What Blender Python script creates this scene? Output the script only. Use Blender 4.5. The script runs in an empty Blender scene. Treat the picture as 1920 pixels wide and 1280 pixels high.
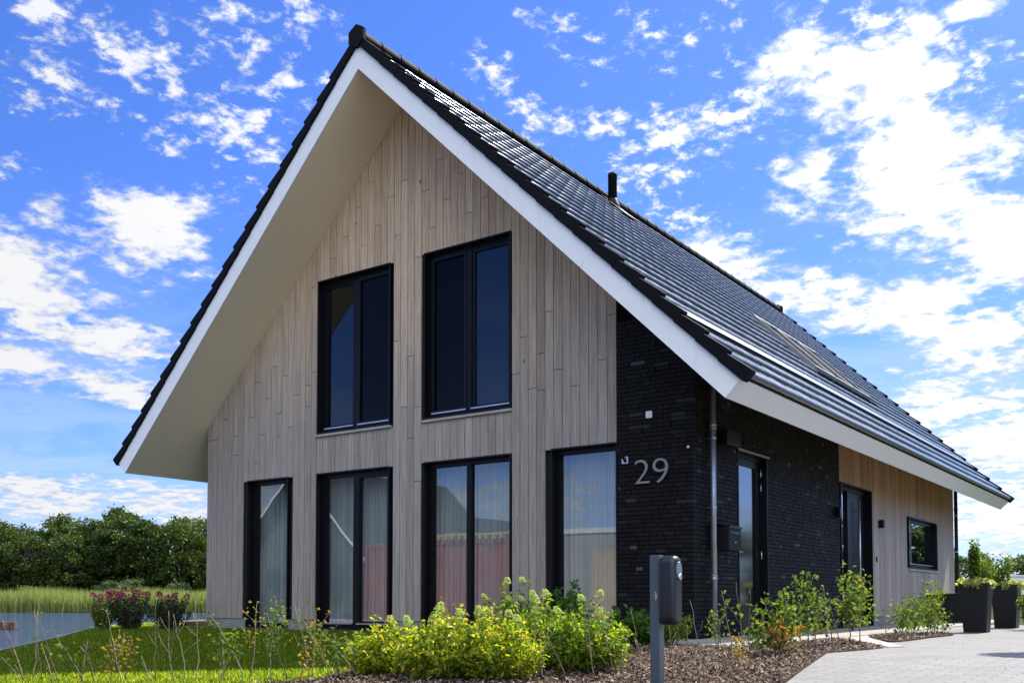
import bpy, bmesh, math, random
import numpy as np
from mathutils import Vector, Matrix

# ------------------------------------------------------------------ camera, sky, sun, exposure
SC = bpy.context.scene
COL = SC.collection
rad = math.radians
F_PX, CY_PX, YAW, PITCH = 1860.08, 1046.26, -0.6204, 0.0416
CAM = np.array([14.1799, -10.8101, 0.4915])
cam_d = bpy.data.cameras.new('camera')
cam = bpy.data.objects.new('camera', cam_d)
COL.objects.link(cam)
cam.location = CAM
cam.rotation_euler = (math.pi/2 + PITCH, 0, -YAW)
cam_d.sensor_width = 36.0
cam_d.lens = 36.0*F_PX/1920
cam_d.shift_y = (CY_PX-640)/1920
cam_d.clip_start = 0.05
cam_d.clip_end = 3000
SC.camera = cam
SC.view_settings.view_transform = 'Standard'
SC.view_settings.look = 'None'
SC.view_settings.exposure = 0.85
SC.view_settings.gamma = 1.0
SC.render.film_transparent = False
SC.cycles.max_bounces = 8
SC.cycles.transparent_max_bounces = 16
SC.cycles.caustics_reflective = False
SC.cycles.caustics_refractive = False

SUN_AZ, SUN_EL = rad(9.6), rad(47.9)      # azimuth from +Y towards +X
sun_dir = Vector((math.sin(SUN_AZ)*math.cos(SUN_EL), math.cos(SUN_AZ)*math.cos(SUN_EL), math.sin(SUN_EL)))
sd = bpy.data.lights.new('sun', 'SUN')
sd.energy = 5.0
sd.angle = rad(0.53)
sd.color = (1.0, 0.95, 0.87)
sun = bpy.data.objects.new('sun', sd)
COL.objects.link(sun)
sun.rotation_euler = sun_dir.to_track_quat('Z', 'Y').to_euler()

W = bpy.data.worlds.new('World')
SC.world = W
W.use_nodes = True
wn = W.node_tree
wn.nodes.clear()
class NT:
    """tiny node helper"""
    def __init__(s, tree): s.t = tree
    def n(s, typ, ins=None, **kw):
        nd = s.t.nodes.new(typ)
        for k, v in kw.items(): setattr(nd, k, v)
        if ins:
            for k, v in ins.items(): s.set(nd, k, v)
        return nd
    def set(s, nd, k, v):
        sock = nd.inputs[k]
        if isinstance(v, bpy.types.NodeSocket): s.t.links.new(v, sock)
        elif isinstance(v, bpy.types.Node): s.t.links.new(v.outputs[0], sock)
        else:
            try: sock.default_value = v
            except Exception: sock.default_value = (*v, 1.0)
    def m(s, op, a, b=None, c=None, clamp=False):
        nd = s.t.nodes.new('ShaderNodeMath'); nd.operation = op; nd.use_clamp = clamp
        for i, v in enumerate((a, b, c)):
            if v is not None: s.set(nd, i, v)
        return nd.outputs[0]
    def vm(s, op, a, b=None, c=None):
        nd = s.t.nodes.new('ShaderNodeVectorMath'); nd.operation = op
        for i, v in enumerate((a, b, c)):
            if v is not None: s.set(nd, i, v)
        return nd.outputs['Value'] if op in ('LENGTH', 'DOT_PRODUCT') else nd.outputs[0]
    def ramp(s, fac, stops, interp='LINEAR'):
        nd = s.t.nodes.new('ShaderNodeValToRGB'); s.set(nd, 0, fac)
        cr = nd.color_ramp; cr.interpolation = interp
        while len(cr.elements) > 1: cr.elements.remove(cr.elements[-1])
        cr.elements[0].position = stops[0][0]; cr.elements[0].color = (*stops[0][1], 1)
        for p, c in stops[1:]:
            e = cr.elements.new(p); e.color = (*c, 1)
        return nd.outputs[0]
    def noise(s, vec, scale, detail=3, rough=0.5, dim='3D', out=0, lac=2.0, dist=0.0):
        nd = s.n('ShaderNodeTexNoise', {'Scale': scale, 'Detail': detail, 'Roughness': rough, 'Lacunarity': lac, 'Distortion': dist}, noise_dimensions=dim)
        if vec is not None: s.set(nd, 'Vector', vec)
        return nd.outputs[out]
    def mix(s, fac, a, b, blend='MIX'):
        nd = s.t.nodes.new('ShaderNodeMix'); nd.data_type = 'RGBA'; nd.blend_type = blend
        s.set(nd, 0, fac); s.set(nd, 6, a); s.set(nd, 7, b)
        return nd.outputs[2]
    def smooth(s, v, a, b, lo=0.0, hi=1.0):
        nd = s.n('ShaderNodeMapRange', {'Value': v, 'From Min': a, 'From Max': b, 'To Min': lo, 'To Max': hi}, interpolation_type='SMOOTHSTEP')
        return nd.outputs[0]

CLOUDS = [('b',-0.971,0.339,0.072,0.044,1.00),('b',-0.929,0.322,0.030,0.028,0.90),('b',-1.050,0.347,0.032,0.018,0.75),('b',-1.085,0.277,0.083,0.050,1.10),('b',-1.017,0.247,0.079,0.033,1.00),('b',-1.083,0.207,0.083,0.028,1.05),('b',-1.007,0.200,0.060,0.022,1.00),('b',-1.075,0.250,0.026,0.023,0.90),('b',-0.258,0.451,0.101,0.051,1.00),('b',-0.342,0.483,0.056,0.034,0.95),('b',-0.217,0.380,0.106,0.062,1.15),('b',-0.303,0.391,0.064,0.036,0.85),('b',-0.155,0.321,0.065,0.062,1.10),('b',-0.215,0.493,0.028,0.032,0.80),('b',-0.164,0.507,0.040,0.015,0.90),('b',-0.416,0.331,0.068,0.029,0.85),('b',-0.345,0.301,0.086,0.029,1.05),('b',-0.238,0.277,0.108,0.038,1.15),('b',-0.166,0.232,0.079,0.037,1.05),('b',-0.216,0.184,0.078,0.024,0.90),('b',-0.154,0.183,0.035,0.019,0.90),('b',-0.150,0.141,0.112,0.038,1.10),('b',-0.151,0.078,0.129,0.043,1.10),('b',-1.072,0.096,0.114,0.020,0.85),('b',-0.962,0.090,0.081,0.018,0.85),
('p',-1.067,0.497,0.076,0.027,1.10),('p',-1.007,0.484,0.061,0.028,1.05),('p',-0.964,0.503,0.029,0.020,0.70),('p',-1.079,0.447,0.040,0.029,0.80),('p',-1.029,0.439,0.042,0.017,0.85),('p',-0.978,0.472,0.043,0.025,0.80),('p',-0.908,0.443,0.076,0.039,1.00),('p',-0.883,0.424,0.046,0.027,0.95),('p',-0.962,0.412,0.034,0.013,0.60),('p',-0.884,0.514,0.056,0.033,0.75),('p',-0.821,0.537,0.037,0.020,0.80),('p',-0.842,0.485,0.047,0.026,0.75),('p',-1.097,0.427,0.026,0.016,0.80),('p',-1.091,0.375,0.026,0.009,0.70),('p',-0.651,0.499,0.033,0.017,0.95),('p',-0.631,0.473,0.038,0.020,0.90),('p',-0.593,0.450,0.044,0.023,0.80),('p',-0.544,0.445,0.049,0.023,0.85),('p',-0.474,0.433,0.070,0.041,1.00),('p',-0.415,0.442,0.058,0.027,1.00),('p',-0.479,0.401,0.059,0.028,0.85),('p',-0.489,0.525,0.108,0.025,0.45),('p',-0.576,0.549,0.060,0.012,0.60),('p',-0.384,0.457,0.062,0.048,0.70),('p',-0.263,0.489,0.125,0.049,0.75),('p',-0.458,0.362,0.048,0.019,0.80),('p',-0.166,0.456,0.049,0.045,0.70),('p',-0.887,0.382,0.031,0.009,0.60),
('b',0.25,0.42,0.22,0.10,1.0),('b',2.4,0.8,0.9,0.25,1.5),('b',-2.5,0.75,0.7,0.25,1.5),('b',3.0,1.2,1.5,0.3,1.5),('b',-3.0,1.2,1.5,0.3,1.5),('b',-2.3,0.10,0.5,0.04,0.8),('p',1.4,0.7,0.5,0.25,0.8),('p',3.0,0.5,0.5,0.12,0.7),('p',-2.0,0.8,0.6,0.2,0.7)]  # off-frame clouds; high ones behind the camera added to light the facade
SKY_K = 0.15
w = NT(wn)
sky = w.n('ShaderNodeTexSky', sky_type='NISHITA', sun_disc=False, sun_elevation=SUN_EL, sun_rotation=SUN_AZ,
          altitude=0.0, air_density=1.0, dust_density=0.35, ozone_density=2.6)
tc = w.n('ShaderNodeTexCoord')
d = w.vm('NORMALIZE', tc.outputs['Generated'])
sp = w.n('ShaderNodeSeparateXYZ', {0: d})
dx, dy, dz = sp.outputs
az = w.m('ARCTAN2', dx, dy)
el = w.m('ARCSINE', dz)
# cloud-plane coordinates: features shrink towards the horizon as on a real cloud layer
zz = w.m('ADD', w.m('MAXIMUM', dz, 0.0), 0.16)
cp = w.n('ShaderNodeCombineXYZ', {0: w.m('DIVIDE', dx, zz), 1: w.m('DIVIDE', dy, zz), 2: 0.0}).outputs[0]
warp = w.n('ShaderNodeTexNoise', {'Vector': cp, 'Scale': 2.1, 'Detail': 3}, noise_dimensions='2D').outputs['Color']
wz = w.vm('MULTIPLY_ADD', warp, (0.08, 0.07, 0.0), (-0.04, -0.035, 0.0))
ae = w.vm('ADD', w.n('ShaderNodeCombineXYZ', {0: az, 1: el, 2: 0.0}).outputs[0], wz)
acc = {'b': None, 'p': None}
for k, a, e, sa, se, wt in CLOUDS:
    sa *= 1.16; se *= 1.2
    v = w.vm('MULTIPLY_ADD', ae, (1/sa, 1/se, 0), (-a/sa, -e/se, 0))
    val = w.m('MULTIPLY_ADD', w.vm('LENGTH', v), -wt, wt)
    acc[k] = val if acc[k] is None else w.m('SMOOTH_MAX', acc[k], val, 0.15)
n_big = w.noise(cp, 7.0, 10, 0.62, '2D', dist=0.15)
n_mid = w.noise(cp, 21.0, 7, 0.6, '2D', dist=0.2)
n_puf = w.noise(cp, 27.0, 8, 0.62, '2D', dist=0.12)
cb = w.m('MAXIMUM', acc['b'], -0.6)
cpf = w.m('MAXIMUM', acc['p'], -0.6)
nb = w.m('MULTIPLY_ADD', n_mid, 0.58, w.m('MULTIPLY', n_big, 0.62))
db = w.m('ADD', w.m('MULTIPLY_ADD', nb, 3.5, -2.33), w.m('MULTIPLY', cb, 1.45))
dp = w.m('ADD', w.m('MULTIPLY_ADD', n_puf, 3.6, -2.12), w.m('MULTIPLY', cpf, 1.1))
mb_ = w.m('MULTIPLY', w.smooth(db, -0.05, 0.85), 0.97)
mp_ = w.m('MULTIPLY', w.smooth(dp, -0.05, 0.95), 0.90)
mask = w.m('MAXIMUM', mb_, mp_, clamp=True)
mask = w.m('MULTIPLY', mask, w.smooth(dz, 0.0, 0.03))
# unseen bright cloud added behind the camera, high and low, to light the facade
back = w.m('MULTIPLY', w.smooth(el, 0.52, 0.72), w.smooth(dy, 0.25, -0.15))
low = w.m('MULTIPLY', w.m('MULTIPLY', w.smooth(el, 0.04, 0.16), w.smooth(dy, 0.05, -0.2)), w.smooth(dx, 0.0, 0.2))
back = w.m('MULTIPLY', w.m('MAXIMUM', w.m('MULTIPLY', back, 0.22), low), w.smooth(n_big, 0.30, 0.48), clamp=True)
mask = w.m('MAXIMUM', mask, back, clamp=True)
# thin milky veil low down and towards the sun
sund = w.vm('DOT_PRODUCT', d, tuple(sun_dir))
glow = w.m('POWER', w.m('MAXIMUM', sund, 0.0), 3.0)
veil = w.m('MULTIPLY', w.smooth(el, 0.40, 0.02), w.m('MULTIPLY_ADD', glow, 1.4, 0.65), clamp=True)
vn = w.noise(w.vm('MULTIPLY', ae, (2.5, 16.0, 1.0)), 1.6, 5, 0.6, '2D')
veil = w.m('MULTIPLY', veil, w.smooth(vn, 0.30, 0.62), clamp=True)
shade = w.smooth(w.m('ADD', w.m('MULTIPLY', w.m('MAXIMUM', db, dp), 0.45), w.noise(cp, 15.0, 6, 0.6, '2D')), 0.42, 0.95)
dens = shade
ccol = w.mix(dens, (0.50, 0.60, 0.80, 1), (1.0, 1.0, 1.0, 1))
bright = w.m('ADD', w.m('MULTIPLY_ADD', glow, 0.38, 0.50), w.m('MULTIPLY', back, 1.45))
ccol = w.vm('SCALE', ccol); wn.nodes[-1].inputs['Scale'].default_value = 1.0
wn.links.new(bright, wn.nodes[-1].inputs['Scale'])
skyc = w.n('ShaderNodeHueSaturation', {'Saturation': 1.12, 'Value': 1.0, 'Color': sky}).outputs[0]
skys = w.vm('MULTIPLY', skyc, (SKY_K*.34, SKY_K*.44, SKY_K*.76))
base = w.mix(w.m('MULTIPLY', veil, 0.7), skys, (0.36, 0.44, 0.56, 1))
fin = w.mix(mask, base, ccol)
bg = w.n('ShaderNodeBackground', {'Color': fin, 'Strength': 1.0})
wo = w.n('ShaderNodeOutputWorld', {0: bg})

# ------------------------------------------------------------------ helpers
R = random.Random(29)
NR = np.random.default_rng(29)
def _axes():
    cy, sy, cp_, sp_ = math.cos(YAW), math.sin(YAW), math.cos(PITCH), math.sin(PITCH)
    Fv = np.array([sy*cp_, cy*cp_, sp_]); Rv = np.array([cy, -sy, 0.]); return Rv, np.cross(Rv, Fv), Fv
_R, _U, _F = _axes()
SHORE = [(14, -14), (8, -9), (2.9, -5.0), (0.7, -2.95), (-1.5, -1.2), (-3.4, 0.6), (-5.0, 3.0), (-8, 9), (-12, 22), (-14, 60), (-10, 400)]
NRM = np.array([-0.581, 0.814])
BANK0 = np.array([-54.0, 24.3])
def shore_d(x, y):
    """signed distance to the near shoreline, + on the lake side (vectorised)"""
    x = np.asarray(x, float); y = np.asarray(y, float)
    best = np.full(x.shape, 1e9); sgn = np.ones(x.shape)
    for (x0, y0), (x1, y1) in zip(SHORE[:-1], SHORE[1:]):
        ex, ey = x1-x0, y1-y0; L2 = ex*ex+ey*ey
        t = np.clip(((x-x0)*ex+(y-y0)*ey)/L2, 0, 1)
        dd = np.hypot(x-x0-t*ex, y-y0-t*ey)
        cr = ex*(y-y0)-ey*(x-x0)
        s = np.where(cr < 0, 1., -1.)
        upd = dd < best-1e-9
        best = np.where(upd, dd, best); sgn = np.where(upd, s, sgn)
    return best*sgn
def gz(x, y):
    x = np.asarray(x, float); y = np.asarray(y, float)
    z = -0.03*np.clip(-2-y, 0, 7)
    far = (x-BANK0[0])*NRM[0] + (y-BANK0[1])*NRM[1]
    sdv = -shore_d(x, y)
    t = np.clip(sdv/0.35, 0, 1)
    z = z*(1-t) - 1.1*t
    return np.where(far > 0, -0.3, z) if True else z
sd_test = None
def gzf(x, y): return float(gz(np.array([x]), np.array([y]))[0])
def at(px, py, dz=0.0):
    """a point of the ground, from its place in the photograph"""
    dv = _F + _R*(px-960)/F_PX - _U*(py-CY_PX)/F_PX
    z = 0.0
    for _ in range(12):
        t = (z-CAM[2])/dv[2]; p = CAM+t*dv
        z = -0.03*min(max(-2-p[1], 0), 7)
    return Vector((p[0], p[1], z+dz))
def depth(p): return float((np.array(p)-CAM)@_F)

class MB:
    def __init__(s): s.v = []; s.f = []; s.mi = []; s.sm = []; s.c = []
    def face(s, pts, mi=0, sm=False, c=0.5):
        b = len(s.v); s.v += [tuple(p) for p in pts]; s.f.append(tuple(range(b, b+len(pts)))); s.mi.append(mi); s.sm.append(sm); s.c.append(c)
    def idx(s, verts, faces, mi=0, sm=False, c=0.5):
        b = len(s.v); s.v += [tuple(p) for p in verts]
        for f in faces: s.f.append(tuple(i+b for i in f)); s.mi.append(mi); s.sm.append(sm); s.c.append(c)
    def box(s, x0, x1, y0, y1, z0, z1, mi=0, c=0.5, T=None):
        v = [(x, y, z) for z in (z0, z1) for y in (y0, y1) for x in (x0, x1)]
        if T: v = [T(*p) for p in v]
        s.idx(v, [(0, 2, 3, 1), (4, 5, 7, 6), (0, 1, 5, 4), (2, 6, 7, 3), (0, 4, 6, 2), (1, 3, 7, 5)], mi, False, c)
    def prism(s, poly, ext, mi=0, c=0.5, sm=False):
        """poly: 3-D points of one face; ext: extrusion vector"""
        n = len(poly); a = [Vector(p) for p in poly]; b = [p+Vector(ext) for p in a]
        s.idx(a+b, [tuple(range(n))[::-1], tuple(range(n, 2*n))]+[(i, (i+1) % n, (i+1) % n+n, i+n) for i in range(n)], mi, sm, c)
    def tube(s, path, rs, n=8, mi=0, cap=True, c=0.5, ring=None):
        path = [Vector(p) for p in path]
        if not hasattr(rs, '__len__'): rs = [rs]*len(path)
        vs = []; up = None
        for i, p in enumerate(path):
            t = (path[min(i+1, len(path)-1)]-path[max(i-1, 0)]).normalized()
            if up is None: up = Vector((1, 0, 0)) if abs(t.x) < .8 else Vector((0, 1, 0))
            a = t.cross(up).normalized(); b = t.cross(a).normalized(); up = b.cross(t) if False else up
            for k in range(n):
                an = 2*math.pi*(k+.5)/n
                vs.append(p+(a*math.cos(an)+b*math.sin(an))*rs[i])
        fs = [(i*n+k, i*n+(k+1) % n, (i+1)*n+(k+1) % n, (i+1)*n+k) for i in range(len(path)-1) for k in range(n)]
        s.idx(vs, fs, mi, True, c)
        if cap:
            b = len(s.v)-len(vs)
            s.f.append(tuple(b+k for k in range(n))[::-1]); s.f.append(tuple(b+(len(path)-1)*n+k for k in range(n)))
            s.mi += [mi, mi]; s.sm += [False, False]; s.c += [c, c]
    def lathe(s, prof, org, n=20, mi=0, axis='z'):
        vs = []
        for r, h in prof:
            for k in range(n):
                a = 2*math.pi*k/n
                p = (r*math.cos(a), r*math.sin(a), h)
                if axis == 'x': p = (h, p[0], p[1])
                if axis == 'y': p = (p[0], h, p[1])
                vs.append((org[0]+p[0], org[1]+p[1], org[2]+p[2]))
        m = len(prof)
        s.idx(vs, [(i*n+k, i*n+(k+1) % n, (i+1)*n+(k+1) % n, (i+1)*n+k) for i in range(m-1) for k in range(n)], mi, True)
        b = len(s.v)-len(vs)
        s.f.append(tuple(b+k for k in range(n))[::-1]); s.f.append(tuple(b+(m-1)*n+k for k in range(n)))
        s.mi += [mi, mi]; s.sm += [False, False]; s.c += [.5, .5]
    def build(s, name, mats, parent=None, bevel=0.0, origin=None):
        me = bpy.data.meshes.new(name)
        v = np.array(s.v, float)
        if origin is not None and len(v): v = v-np.array(origin)
        me.from_pydata(v.tolist(), [], s.f)
        for m_ in (mats if isinstance(mats, (list, tuple)) else [mats]): me.materials.append(m_)
        me.polygons.foreach_set('material_index', s.mi)
        me.polygons.foreach_set('use_smooth', s.sm)
        if len(set(s.c)) > 1:
            at_ = me.attributes.new('tint', 'FLOAT', 'FACE'); at_.data.foreach_set('value', np.array(s.c, dtype=np.float32))
        bm = bmesh.new(); bm.from_mesh(me)
        bmesh.ops.recalc_face_normals(bm, faces=bm.faces)
        if bevel:
            bmesh.ops.remove_doubles(bm, verts=bm.verts, dist=1e-5)
            es = [e for e in bm.edges if len(e.link_faces) == 2 and e.calc_face_angle(0) > 0.6]
            bmesh.ops.bevel(bm, geom=es, offset=bevel, segments=2, affect='EDGES', profile=0.5)
        bm.to_mesh(me); bm.free()
        return link(name, me, parent, origin)
def link(name, me, parent=None, origin=None):
    o = bpy.data.objects.new(name, me); COL.objects.link(o)
    if parent is not None: o.parent = parent
    if origin is not None:
        o.location = origin if parent is None else Vector(origin)-world_loc(parent)
    elif parent is not None:
        o.location = -world_loc(parent)
    return o
def world_loc(o):
    l = Vector(o.location)
    while o.parent is not None: o = o.parent; l = l+Vector(o.location)
    return l
def tag(o, label=None, cat=None, group=None, kind=None):
    if label: o['label'] = label
    if cat: o['category'] = cat
    if group: o['group'] = group
    if kind: o['kind'] = kind
    return o
def empty(name, loc, parent=None):
    o = bpy.data.objects.new(name, None); COL.objects.link(o); o.empty_display_size = .2
    if parent is not None: o.parent = parent; o.location = Vector(loc)-world_loc(parent)
    else: o.location = loc
    return o
def copy_tree(o, parent=None):
    c = o.copy(); COL.objects.link(c)
    if parent is not None: c.parent = parent
    for ch in list(o.children): copy_tree(ch, c)
    return c
def np_mesh(name, verts, faces, mat, parent=None, origin=None, mi=None):
    """faces: (n,3) or (n,4) int array"""
    me = bpy.data.meshes.new(name)
    verts = np.asarray(verts, np.float32); faces = np.asarray(faces, np.int32)
    if origin is not None: verts = verts-np.array(origin, np.float32)
    k = faces.shape[1]; n = len(faces)
    me.vertices.add(len(verts)); me.vertices.foreach_set('co', verts.ravel())
    me.loops.add(n*k); me.loops.foreach_set('vertex_index', faces.ravel())
    me.polygons.add(n); me.polygons.foreach_set('loop_start', np.arange(0, n*k, k, dtype=np.int32))
    me.polygons.foreach_set('loop_total', np.full(n, k, np.int32))
    for m_ in (mat if isinstance(mat, (list, tuple)) else [mat]): me.materials.append(m_)
    if mi is not None: me.polygons.foreach_set('material_index', np.asarray(mi, np.int32))
    me.update(calc_edges=True); me.validate()
    return link(name, me, parent, origin)

# ------------------------------------------------------------------ materials
def mat(name, fn=None, color=(.5, .5, .5), rough=.5, metal=0., spec=.5, coat=0., bump=None):
    m_ = bpy.data.materials.new(name); m_.use_nodes = True
    t = m_.node_tree; t.nodes.clear(); h = NT(t)
    p = h.n('ShaderNodeBsdfPrincipled', {'Base Color': (*color, 1), 'Roughness': rough, 'Metallic': metal, 'Specular IOR Level': spec, 'Coat Weight': coat})
    o = h.n('ShaderNodeOutputMaterial', {0: p})
    if fn: fn(h, p, o)
    return m_
def objc(h): return h.n('ShaderNodeTexCoord').outputs['Object']
def pos(h): return h.n('ShaderNodeNewGeometry').outputs['Position']
def bumpn(h, p, height, strength=.3, dist=.01):
    b = h.n('ShaderNodeBump', {'Height': height, 'Strength': strength, 'Distance': dist}); h.set(p, 'Normal', b.outputs[0]); return b
def vary(c, amt=.15, scale=3., rv=.1, bscale=60., bs=.08):
    def fn(h, p, o):
        v = pos(h); n = h.noise(v, scale, 5, .6)
        a = tuple(x*(1-amt) for x in c); b = tuple(min(1, x*(1+amt)) for x in c)
        h.set(p, 'Base Color', h.ramp(n, [(.3, a), (.7, b)]))
        r0 = p.inputs['Roughness'].default_value
        h.set(p, 'Roughness', h.m('MULTIPLY_ADD', h.noise(v, scale*3, 4, .6), rv*2, r0-rv))
        if bs: bumpn(h, p, h.noise(v, bscale, 3), bs, .004)
    return fn
def simple(name, c, rough=.5, metal=0., amt=.12, scale=3., bscale=60., bs=.05, spec=.5, coat=0.):
    return mat(name, vary(c, amt, scale, .05, bscale, bs), c, rough, metal, spec, coat)
M = {}
def wood_fn(axis, dark=False):
    # vertical boards; axis = horizontal coordinate along the wall
    def fn(h, p, o):
        P = pos(h); s = h.n('ShaderNodeSeparateXYZ', {0: P})
        tint = h.n('ShaderNodeAttribute', attribute_name='tint').outputs['Fac']
        hx = s.outputs[0] if axis == 'x' else s.outputs[1]
        off = h.m('MULTIPLY', tint, 37.0)
        q = h.n('ShaderNodeCombineXYZ', {0: h.m('MULTIPLY', hx, 60.), 1: off, 2: h.m('MULTIPLY', s.outputs[2], 1.6)}).outputs[0]
        g = h.noise(q, 1.0, 6, .65, dist=.6)
        q2 = h.n('ShaderNodeCombineXYZ', {0: h.m('MULTIPLY', hx, 9.), 1: off, 2: h.m('MULTIPLY', s.outputs[2], .9)}).outputs[0]
        g2 = h.noise(q2, 1.0, 4, .6)
        # weathering: silvered low, brown under the roof; upper front also lightened against overhang shade
        zsof = h.m('SUBTRACT', 7.9, h.m('MULTIPLY', h.m('ABSOLUTE', h.m('SUBTRACT', s.outputs[0], 4.5517)), .9743))
        below = h.m('SUBTRACT', zsof, s.outputs[2])
        if axis == 'x':
            fresh = h.m('ADD', h.m('MULTIPLY', h.smooth(s.outputs[2], 2.2, 6.6), .92), h.m('MULTIPLY', h.smooth(below, 1.0, 0.0), .15))
        else:
            fresh = h.m('ADD', h.smooth(below, 1.75, .75), 0.0)
        fresh = h.m('ADD', fresh, h.m('MULTIPLY_ADD', g2, .5, -.27), clamp=True)
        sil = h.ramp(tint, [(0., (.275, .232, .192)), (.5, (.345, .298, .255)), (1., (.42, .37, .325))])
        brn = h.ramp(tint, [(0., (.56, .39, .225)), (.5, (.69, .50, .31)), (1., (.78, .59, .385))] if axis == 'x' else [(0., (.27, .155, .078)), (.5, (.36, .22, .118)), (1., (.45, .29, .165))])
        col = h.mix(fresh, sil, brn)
        streak = h.smooth(g, .36, .66, .70, 1.08)
        col = h.mix(1.0, col, h.n('ShaderNodeCombineColor', {0: streak, 1: streak, 2: streak}).outputs[0], 'MULTIPLY')
        knot = h.noise(h.n('ShaderNodeCombineXYZ', {0: h.m('MULTIPLY', hx, 9.), 1: off, 2: h.m('MULTIPLY', s.outputs[2], 3.)}).outputs[0], 1.5, 2, .5)
        col = h.mix(h.smooth(knot, .74, .80), col, (.10, .075, .055, 1))
        h.set(p, 'Base Color', col)
        bumpn(h, p, g, .25, .003)
    return fn
M['wood_x'] = mat('weathered_cladding_front', wood_fn('x'), rough=.72, spec=.3)
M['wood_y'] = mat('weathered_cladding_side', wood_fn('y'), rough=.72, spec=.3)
def brick_fn(h, p, o):
    tint = h.n('ShaderNodeAttribute', attribute_name='tint').outputs['Fac']
    P = pos(h)
    col = h.ramp(tint, [(0., (.0040, .0034, .0030)), (.45, (.0065, .0055, .005)), (.72, (.010, .0085, .008)), (.86, (.013, .012, .0115)), (.96, (.034, .032, .031)), (1., (.085, .08, .075))])
    n = h.noise(P, 45., 5, .65)
    col = h.mix(h.m('MULTIPLY', h.smooth(n, .45, .8), .5), col, (.02, .02, .023, 1))
    h.set(p, 'Base Color', col)
    h.set(p, 'Roughness', h.m('MULTIPLY_ADD', n, .4, .42))
    bumpn(h, p, h.noise(P, 90., 5, .7), .7, .006)
M['brick'] = mat('black_brick', brick_fn, rough=.6, spec=.16)
M['mortar'] = simple('dark_mortar', (.0035, .0035, .004), .95, bs=.3, spec=.1)
def paint_fn(h, p, o):
    P = pos(h); st = h.noise(h.vm('MULTIPLY', P, (14., 14., 1.2)), 1., 4, .6); n = h.noise(P, 1.1, 4, .6)
    c = h.mix(h.m('MULTIPLY', h.smooth(st, .52, .75), .16), (.80, .80, .79, 1), (.55, .54, .50, 1))
    h.set(p, 'Base Color', h.mix(h.m('MULTIPLY', h.smooth(n, .45, .7), .10), c, (.62, .61, .58, 1)))
    bumpn(h, p, h.noise(P, 50., 3), .03, .003)
M['white'] = mat('white_painted_board', paint_fn, rough=.45)
M['soffit'] = simple('cream_soffit_paint', (.84, .71, .50), .6, amt=.03, scale=1.5, bs=.02)
M['black'] = simple('black_frame_paint', (.004, .0045, .0055), .35, amt=.2, bs=.02, spec=.22)
M['blackmat'] = simple('matt_black', (.006, .006, .007), .6, amt=.2, bs=.05, spec=.25)
M['screen'] = simple('black_screen_fabric', (.0022, .0024, .003), .12, amt=.2, bs=.0, spec=.12)
M['alu'] = simple('brushed_aluminium', (.55, .56, .58), .35, metal=.9, amt=.08, bs=.03)
M['zinc'] = simple('grey_zinc', (.30, .33, .36), .38, metal=.75, amt=.15, scale=6., bs=.05)
M['number'] = simple('brushed_steel_digits', (.26, .23, .21), .5, metal=.15, amt=.05, bs=.02)
M['plinth'] = simple('grey_concrete_plinth', (.20, .195, .195), .85, amt=.15, bscale=120., bs=.3)
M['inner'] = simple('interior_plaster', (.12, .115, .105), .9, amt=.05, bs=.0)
M['membrane'] = simple('black_membrane', (.006, .006, .006), .9, amt=.1)
def tile_fn(h, p, o):
    P = pos(h); rnd = h.n('ShaderNodeNewGeometry').outputs['Random Per Island']
    n = h.noise(P, 7., 5, .6)
    h.set(p, 'Base Color', h.mix(h.m('MULTIPLY', n, .5), h.ramp(rnd, [(0., (.045, .064, .088)), (1., (.075, .100, .130))]), (.085, .095, .105, 1)))
    h.set(p, 'Roughness', h.m('ADD', h.m('MULTIPLY', rnd, .08), h.m('MULTIPLY_ADD', n, .10, .10)))
    bumpn(h, p, h.noise(P, 160., 3), .06, .002)
M['tile'] = mat('glazed_anthracite_tile', tile_fn, rough=.18, spec=.48)
M['verge'] = simple('anthracite_verge_tile', (.004, .005, .0065), .75, amt=.2, bs=.15, bscale=80, spec=.12)
M['gutter'] = simple('dark_blue_gutter_metal', (.055, .11, .20), .45, spec=.12, metal=.0, amt=.15, scale=2., bs=.02)
def glass_mat(name, refl, tint, rough=0.0):
    m_ = bpy.data.materials.new(name); m_.use_nodes = True; t = m_.node_tree; t.nodes.clear(); h = NT(t)
    P = pos(h)
    b = h.n('ShaderNodeBump', {'Height': h.noise(P, 1.1, 2), 'Strength': .12, 'Distance': .006}).outputs[0]
    fac = h.n('ShaderNodeLayerWeight', {'Blend': .5}).outputs['Facing']
    fr = h.m('MULTIPLY_ADD', h.m('POWER', fac, 4.0), 1-refl, refl)
    tr = h.n('ShaderNodeBsdfTransparent', {0: (*tint, 1)})
    gl = h.n('ShaderNodeBsdfGlossy', {'Color': (.92, .96, 1, 1), 'Roughness': rough, 'Normal': b})
    mx = h.n('ShaderNodeMixShader', {0: fr, 1: tr, 2: gl}); h.n('ShaderNodeOutputMaterial', {0: mx})
    return m_
M['glass'] = glass_mat('double_glazing', .155, (.74, .80, .80))
M['glass_dark'] = glass_mat('tinted_glazing', .06, (.22, .28, .36))
M['glass_frost'] = glass_mat('satin_glazing', .16, (.06, .07, .08), .08)
def curtain_fn(h, p, o):
    P = pos(h)
    h.set(p, 'Base Color', h.ramp(h.noise(P, 2., 3), [(.3, (.58, .60, .60)), (.7, (.70, .72, .71))]))
    tl = h.n('ShaderNodeBsdfTranslucent', {0: (.6, .6, .57, 1)}); tp = h.n('ShaderNodeBsdfTransparent')
    m1 = h.n('ShaderNodeMixShader', {0: .2, 1: p, 2: tl}); m2 = h.n('ShaderNodeMixShader', {0: .08, 1: m1, 2: tp}); h.set(o, 0, m2)
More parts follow.
